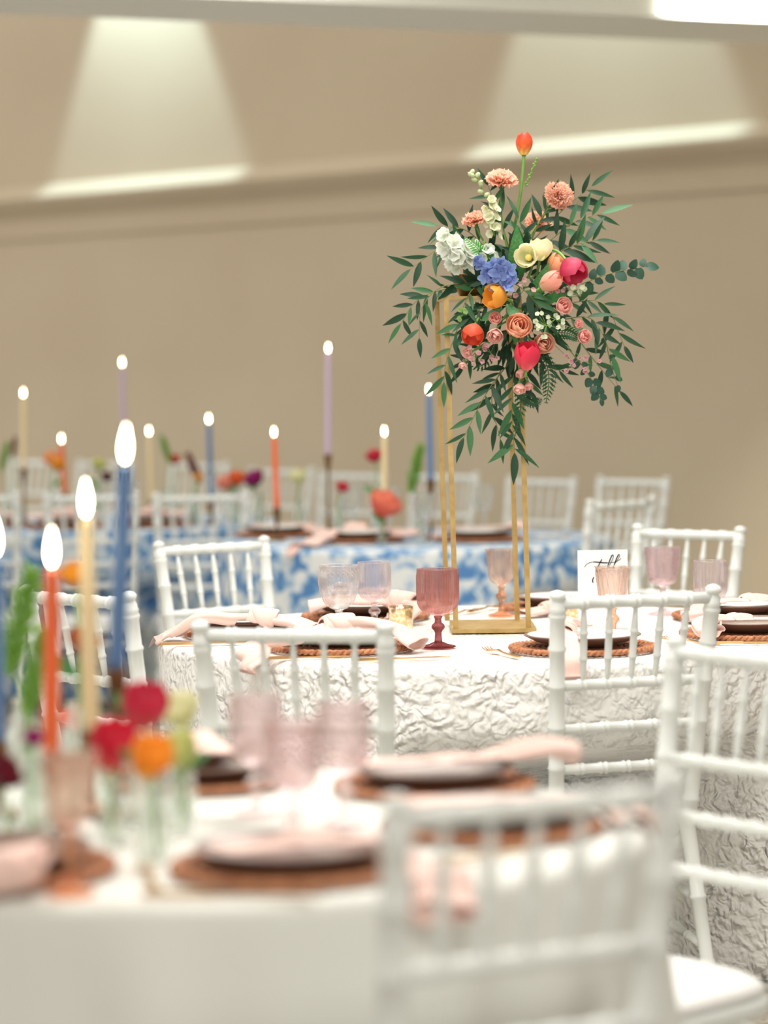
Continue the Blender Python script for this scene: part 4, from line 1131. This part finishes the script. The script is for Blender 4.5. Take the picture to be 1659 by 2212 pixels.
# tulips with six petals each and their broad leaves
tl_me = leaf_mesh(1, .30, .12, m_tleaf, .35)
for c, ax, L, Rr, key, opn, stp in TULIPS:
    base = Vector(c) - Vector(ax).normalized() * L * .5
    o = MB().tube(stem_path(stp, base, ax), .0040 if key == 'tulip_flame' else .0034, 8).build('tulip', m_stem, arr)
    o['label'] = {'tulip_flame': 'red and yellow tulip on a long stem at the top'}.get(key, key.split('_')[1] + ' tulip bloom')
    tulip_petals(o, c, ax, L, Rr, key, opn)
    if opn >= .4:
        MB().blob(base + Vector(ax).normalized() * L * .22, (Rr * .35, Rr * .35, L * .2), 10, 6, ax).build('stamens', mat('stamen_yellow', (236, 206, 110), .7), o)
    MB().blob(base - Vector(ax).normalized() * .001, (Rr * .28, Rr * .28, .003), 8, 4, ax).build('calyx', m_calyx, o)
for p, d, s in (((.09, -.10, .05), (-.02, -.5, .9), .15), ((.12, -.12, -.01), (.35, -.4, .9), .12), ((.07, -.14, -.02), (.1, -.6, -.7), .10), ((.0, -.15, -.04), (.6, -.5, .35), .07), ((.05, -.1, .06), (-.3, -.5, .7), .1), ((.14, -.1, .0), (.5, -.6, .2), .1), ((.06, -.17, -.0), (.4, -.3, -.6), .09)):
    leaf_at(tl_me, arr, p, d, (0, -1, .3), s, 'broad_leaf')
for c, ax, Rr, key, layers in ROSES:
    base = Vector(c) - Vector(ax).normalized() * Rr * .75
    inner = Vector((.075, -.112, c[2] * .5))
    o = MB().tube(stem_path(inner, base, ax), .0022, 6).build('rose', m_stem, arr)
    rose_petals(o, c, ax, Rr, key, layers); calyx(o, base, ax, Rr)
m_carn = petal_mat('petal_carnation', (246, 186, 158), (254, 224, 204), .045, (250, 206, 182))
for i, (c, ax, Rr) in enumerate(CARNATIONS):
    base = Vector(c) - Vector(ax).normalized() * Rr * .55
    o = MB().tube(stem_path((.08, -.02, .1), base, ax), .0024, 6).build('carnation', m_stem, arr)
    put('bloom', carnation_mesh(Rr, m_carn, i), o, base, axis_quat(ax))
    MB().lathe([(.0005, -.016), (.005, -.014), (.0065, 0), (.008, .006), (.0005, .006)], 12).build('calyx', m_calyx, o, base, axis_quat(ax))
SPK = {'bud_green': ((180, 204, 150), (216, 226, 186)), 'stock_cream': ((216, 222, 176), (246, 244, 222)), 'stock_white': ((226, 232, 214), (248, 250, 246)), 'bud_lime': ((140, 186, 84), (150, 196, 92))}
def floret_mesh(r, m, n=5, open_=.6, name='floret', wide=.62):
    b = MB()
    for k in range(n):
        a = 2 * math.pi * k / n; vs = []; fs = []
        for i in range(5):
            v = i / 4; w_ = r * wide * math.sin(math.pi * min(.97, .12 + .8 * v)) ; d = r * v; z = r * (1 - open_) * v + .12 * r * math.sin(3 * v + k)
            for j in (-1, 0, 1):
                p = Vector((d, j * w_, z + abs(j) * .12 * r)); vs.append(Matrix.Rotation(a, 3, 'Z') @ p)
        for i in range(4):
            for j in (0, 1): fs.append((i * 3 + j, i * 3 + j + 1, i * 3 + 4 + j, i * 3 + 3 + j))
        b.add(vs, fs)
    return b.mesh(name, m)
rs = random.Random(4)
for pts, key, n, Rr in SPIKES:
    path = smooth_path(pts, 20)
    o = MB().tube(path, .0018, 6).build('flower_spike', m_stem, arr)
    b_, t_ = SPK[key]; m = petal_mat('petal_' + key, b_, t_, Rr)
    fm = floret_mesh(Rr, m, 6, .45) if 'stock' in key else None
    for k in range(n):
        p = path[min(19, int(19 * (k + .5) / n))] ; a = k * 2.4
        off = Vector((math.cos(a), -abs(math.sin(a)) * .8, math.sin(a * 1.7) * .5)) * Rr * .75
        if fm: put('floret', fm, o, p + off, axis_quat(off + Vector((0, -.004, .002)), a), rs.uniform(.8, 1.15))
        else: MB().blob(p + off, (Rr * .62, Rr * .62, Rr * .9), 8, 6, off + Vector((0, 0, .004))).build('bud', m, o)
m_del = petal_mat('petal_delphinium', (120, 138, 196), (164, 188, 232), .02, (144, 168, 222))
dm = floret_mesh(.0215, m_del, 5, .72, wide=.44)
o = MB().tube(smooth_path([(.08, -.125, .03), (.04, -.18, .06), (.0, -.2, .1)], 10), .002, 6).build('delphinium', m_stem, arr)
for i, p in enumerate(DELPH):
    f = put('floret', dm, o, p, axis_quat((rs.uniform(-.9, .9), -1, rs.uniform(-.6, .9)), i), rs.uniform(.75, 1.15))
FCOL = {'white': petal_mat('petal_filler_white', (226, 236, 206), (250, 250, 242), .008), 'pink': petal_mat('petal_wax', (214, 150, 158), (250, 222, 220), .004), 'lime': petal_mat('petal_filler_lime', (150, 190, 110), (206, 220, 160), .008)}
FM = {k: floret_mesh(.0062, m, 5, .8) for k, m in FCOL.items()}
for c, key, n, Rr in FILLERS:
    b = MB(); ps = []
    for k in range(n):
        e = Vector(c) + Vector((rs.uniform(-1, 1), rs.uniform(-.6, .3), rs.uniform(-1, 1))) * Rr; ps.append(e)
        b.tube([Vector(c) + (Vector((.08, -.03, 0)) - Vector(c)) * .35, Vector(c), e], .0007, 4)
    o = b.build('filler_sprig', m_stem, arr)
    for e in ps: put('floret', FM[key], o, e, axis_quat((rs.uniform(-.5, .5), -1, rs.uniform(-.3, .6)), rs.uniform(0, 6)), rs.uniform(.8, 1.2))

# ------------------------------------------------------------------ bud vases and their flowers on the other tables
g_vase = glass_mat('bud_vase_glass', (252, 254, 252))
VASES = []
def make_vase():
    t = empty('bud_vase')
    MB().lathe([(.0005, 0), (.026, 0), (.029, .004), (.030, .05), (.027, .075), (.016, .098), (.0135, .12), (.0165, .132), (.0145, .132), (.0118, .12), (.0142, .098), (.0248, .074), (.0278, .05), (.0265, .008), (.0005, .008)], 28).build('glass_body', g_vase, t)
    MB().lathe([(.0132, .131), (.0168, .1312), (.0172, .1335), (.0150, .1345), (.0128, .1335)], 24, closed=True).build('lip', g_vase, t)
    index_kids(t); return t
vase0 = make_vase(); vu = [0]
def vase_for(x, y, where, top):
    for vx, vy, vs in VASES:
        if math.hypot(vx - x, vy - y) < .085: return vx, vy, vs
    vs = max(.35, min(1.0, top / .135)); VASES.append((x, y, vs))
    o = vase0 if not vu[0] else copy_tree(vase0); vu[0] = 1
    o.location = (x, y, TZ); o.scale = (max(.6, vs),) * 2 + (vs,); tag(o, 'clear bud vase ' + where, 'vase', 'clear bud vases on the tables'); return x, y, vs
CN = {'lime': 'lime green', 'maroon': 'maroon', 'peach': 'peach', 'gold': 'golden yellow', 'limepale': 'pale lime', 'plum': 'dark plum', 'red': 'red', 'blush': 'blush pink', 'orange': 'orange', 'magenta': 'magenta', 'ivory': 'ivory', 'crimson': 'crimson', 'coral': 'coral', 'rust': 'rust brown'}
SPM = {'lime': mat('spike_lime', (120, 168, 62), .6), 'maroon': mat('spike_maroon', (110, 14, 34), .6)}
def spike_mesh(h, m, seed):
    rnd = random.Random(seed); b = MB()
    for k in range(120):
        f = k / 119; rr = .30 * h * rnd.uniform(.5, 1.1) * math.sin(math.pi * min(1, .12 + .86 * (1 - f))) ** .7 * (1 - .55 * f); a = k * 2.4
        b.blob((rr * math.cos(a), rr * math.sin(a), (f * 2 - 1) * h), (.04 * h * rnd.uniform(.7, 1.3), .04 * h, .15 * h * rnd.uniform(.7, 1.4)), 6, 4, (math.cos(a), math.sin(a), .9 + rnd.uniform(-.5, .5)))
    return b.mesh('florets', m)
def loose(kind, c, Rr, colr, place_, i):
    c = Vector(c); rnd = random.Random(i * 7 + len(place_))
    near = c.y < 6
    tx, ty = (c.x, c.y) if near else (c.x + rnd.uniform(-.02, .02), c.y + rnd.uniform(-.02, .02))
    if near and math.hypot(c.x - NEAR[0], c.y - NEAR[1]) > .5: tx, ty = c.x, c.y
    vx, vy, vsc = vase_for(tx, ty, f'of the {CN[colr]} {"spike" if kind == "spike" else "bloom"} {place_}', c.z - TZ - Rr * 1.35)
    jit = .0045 * (-1) ** i
    foot = Vector((vx + jit, vy, TZ + .012))
    nm = {'spike': 'flower_spike', 'round': 'ranunculus', 'tulip': 'tulip'}[kind]
    root = tag(empty(nm, foot), f'{CN[colr]} {"flower spike" if kind == "spike" else ("tulip" if kind == "tulip" else "ruffled bloom")} in a bud vase {place_}', 'flower', 'cut flowers in bud vases')
    lc = c - foot
    ax = (Vector((lc.x * 2 + rnd.uniform(-.1, .1), lc.y - .02, max(.05, lc.z)))).normalized()
    end = lc - ax * (Rr * .9)
    MB().tube([(0, 0, 0), (0, 0, .09 * vsc), (0, 0, .128 * vsc), (end * .45 + Vector((0, 0, .128 * vsc)) * .55), end], .0026, 6).build('stem', m_stem, root)
    if kind == 'spike': put('florets', spike_mesh(Rr, SPM[colr], i), root, lc, axis_quat(ax))
    elif kind == 'tulip': tulip_petals(root, lc, ax, Rr * 2.1, Rr, colr, .1)
    else: rose_petals(root, lc, ax, Rr, colr, 4)
    if (i % 2 == 0 and kind != 'spike') or kind == 'tulip': leaf_at(tl_me, root, Vector((lc.x * .5, lc.y * .5, max(.14 * vsc, lc.z * .5))), (rnd.choice((-1, 1)) * rnd.uniform(.5, .9), .3, .5), (0, -1, .2), min(.075, lc.z * .5), 'leaf')
FPL = ['beside the tall cream taper', 'next to the tall cream taper', 'by the short orange taper', 'touching the short orange taper', 'behind the cream spindle chairs', 'below the pale lime bloom', 'beside the middle cream taper', 'above the maroon spike', 'next to the dark blue taper', 'against the maroon spike', 'beside the orange bloom', 'between blush and magenta blooms', 'beside the orange bloom and orange taper',
       'between the orange and lavender tapers', 'touching the cream taper on the blue table', 'between lavender and cream tapers', 'low at the front of the blue table', 'beside the gold stand legs']
for i, ((k, c, Rr, cl), pl) in enumerate(zip(FAR_FLOWERS, FPL)): loose(k, c, Rr, cl, pl, i)
NPL = ['behind the cream taper on the ivory table', 'touching the cream taper on the ivory table', 'high behind the orange taper', 'low behind the orange taper', 'uppermost beside the blue candlestick', 'between the orange taper and golden tulip', 'on the ivory table before the pale blooms', 'on the ivory table beside the crimson tulip', 'on the ivory table beside the golden tulip', 'tiny on the ivory table by the orange taper', 'low on the ivory table beside the blue taper', 'between the orange and cream tapers']
for i, ((k, c, Rr, cl), pl) in enumerate(zip(NEAR_FLOWERS, NPL)): loose(k, c, Rr, cl, pl, i + 40)
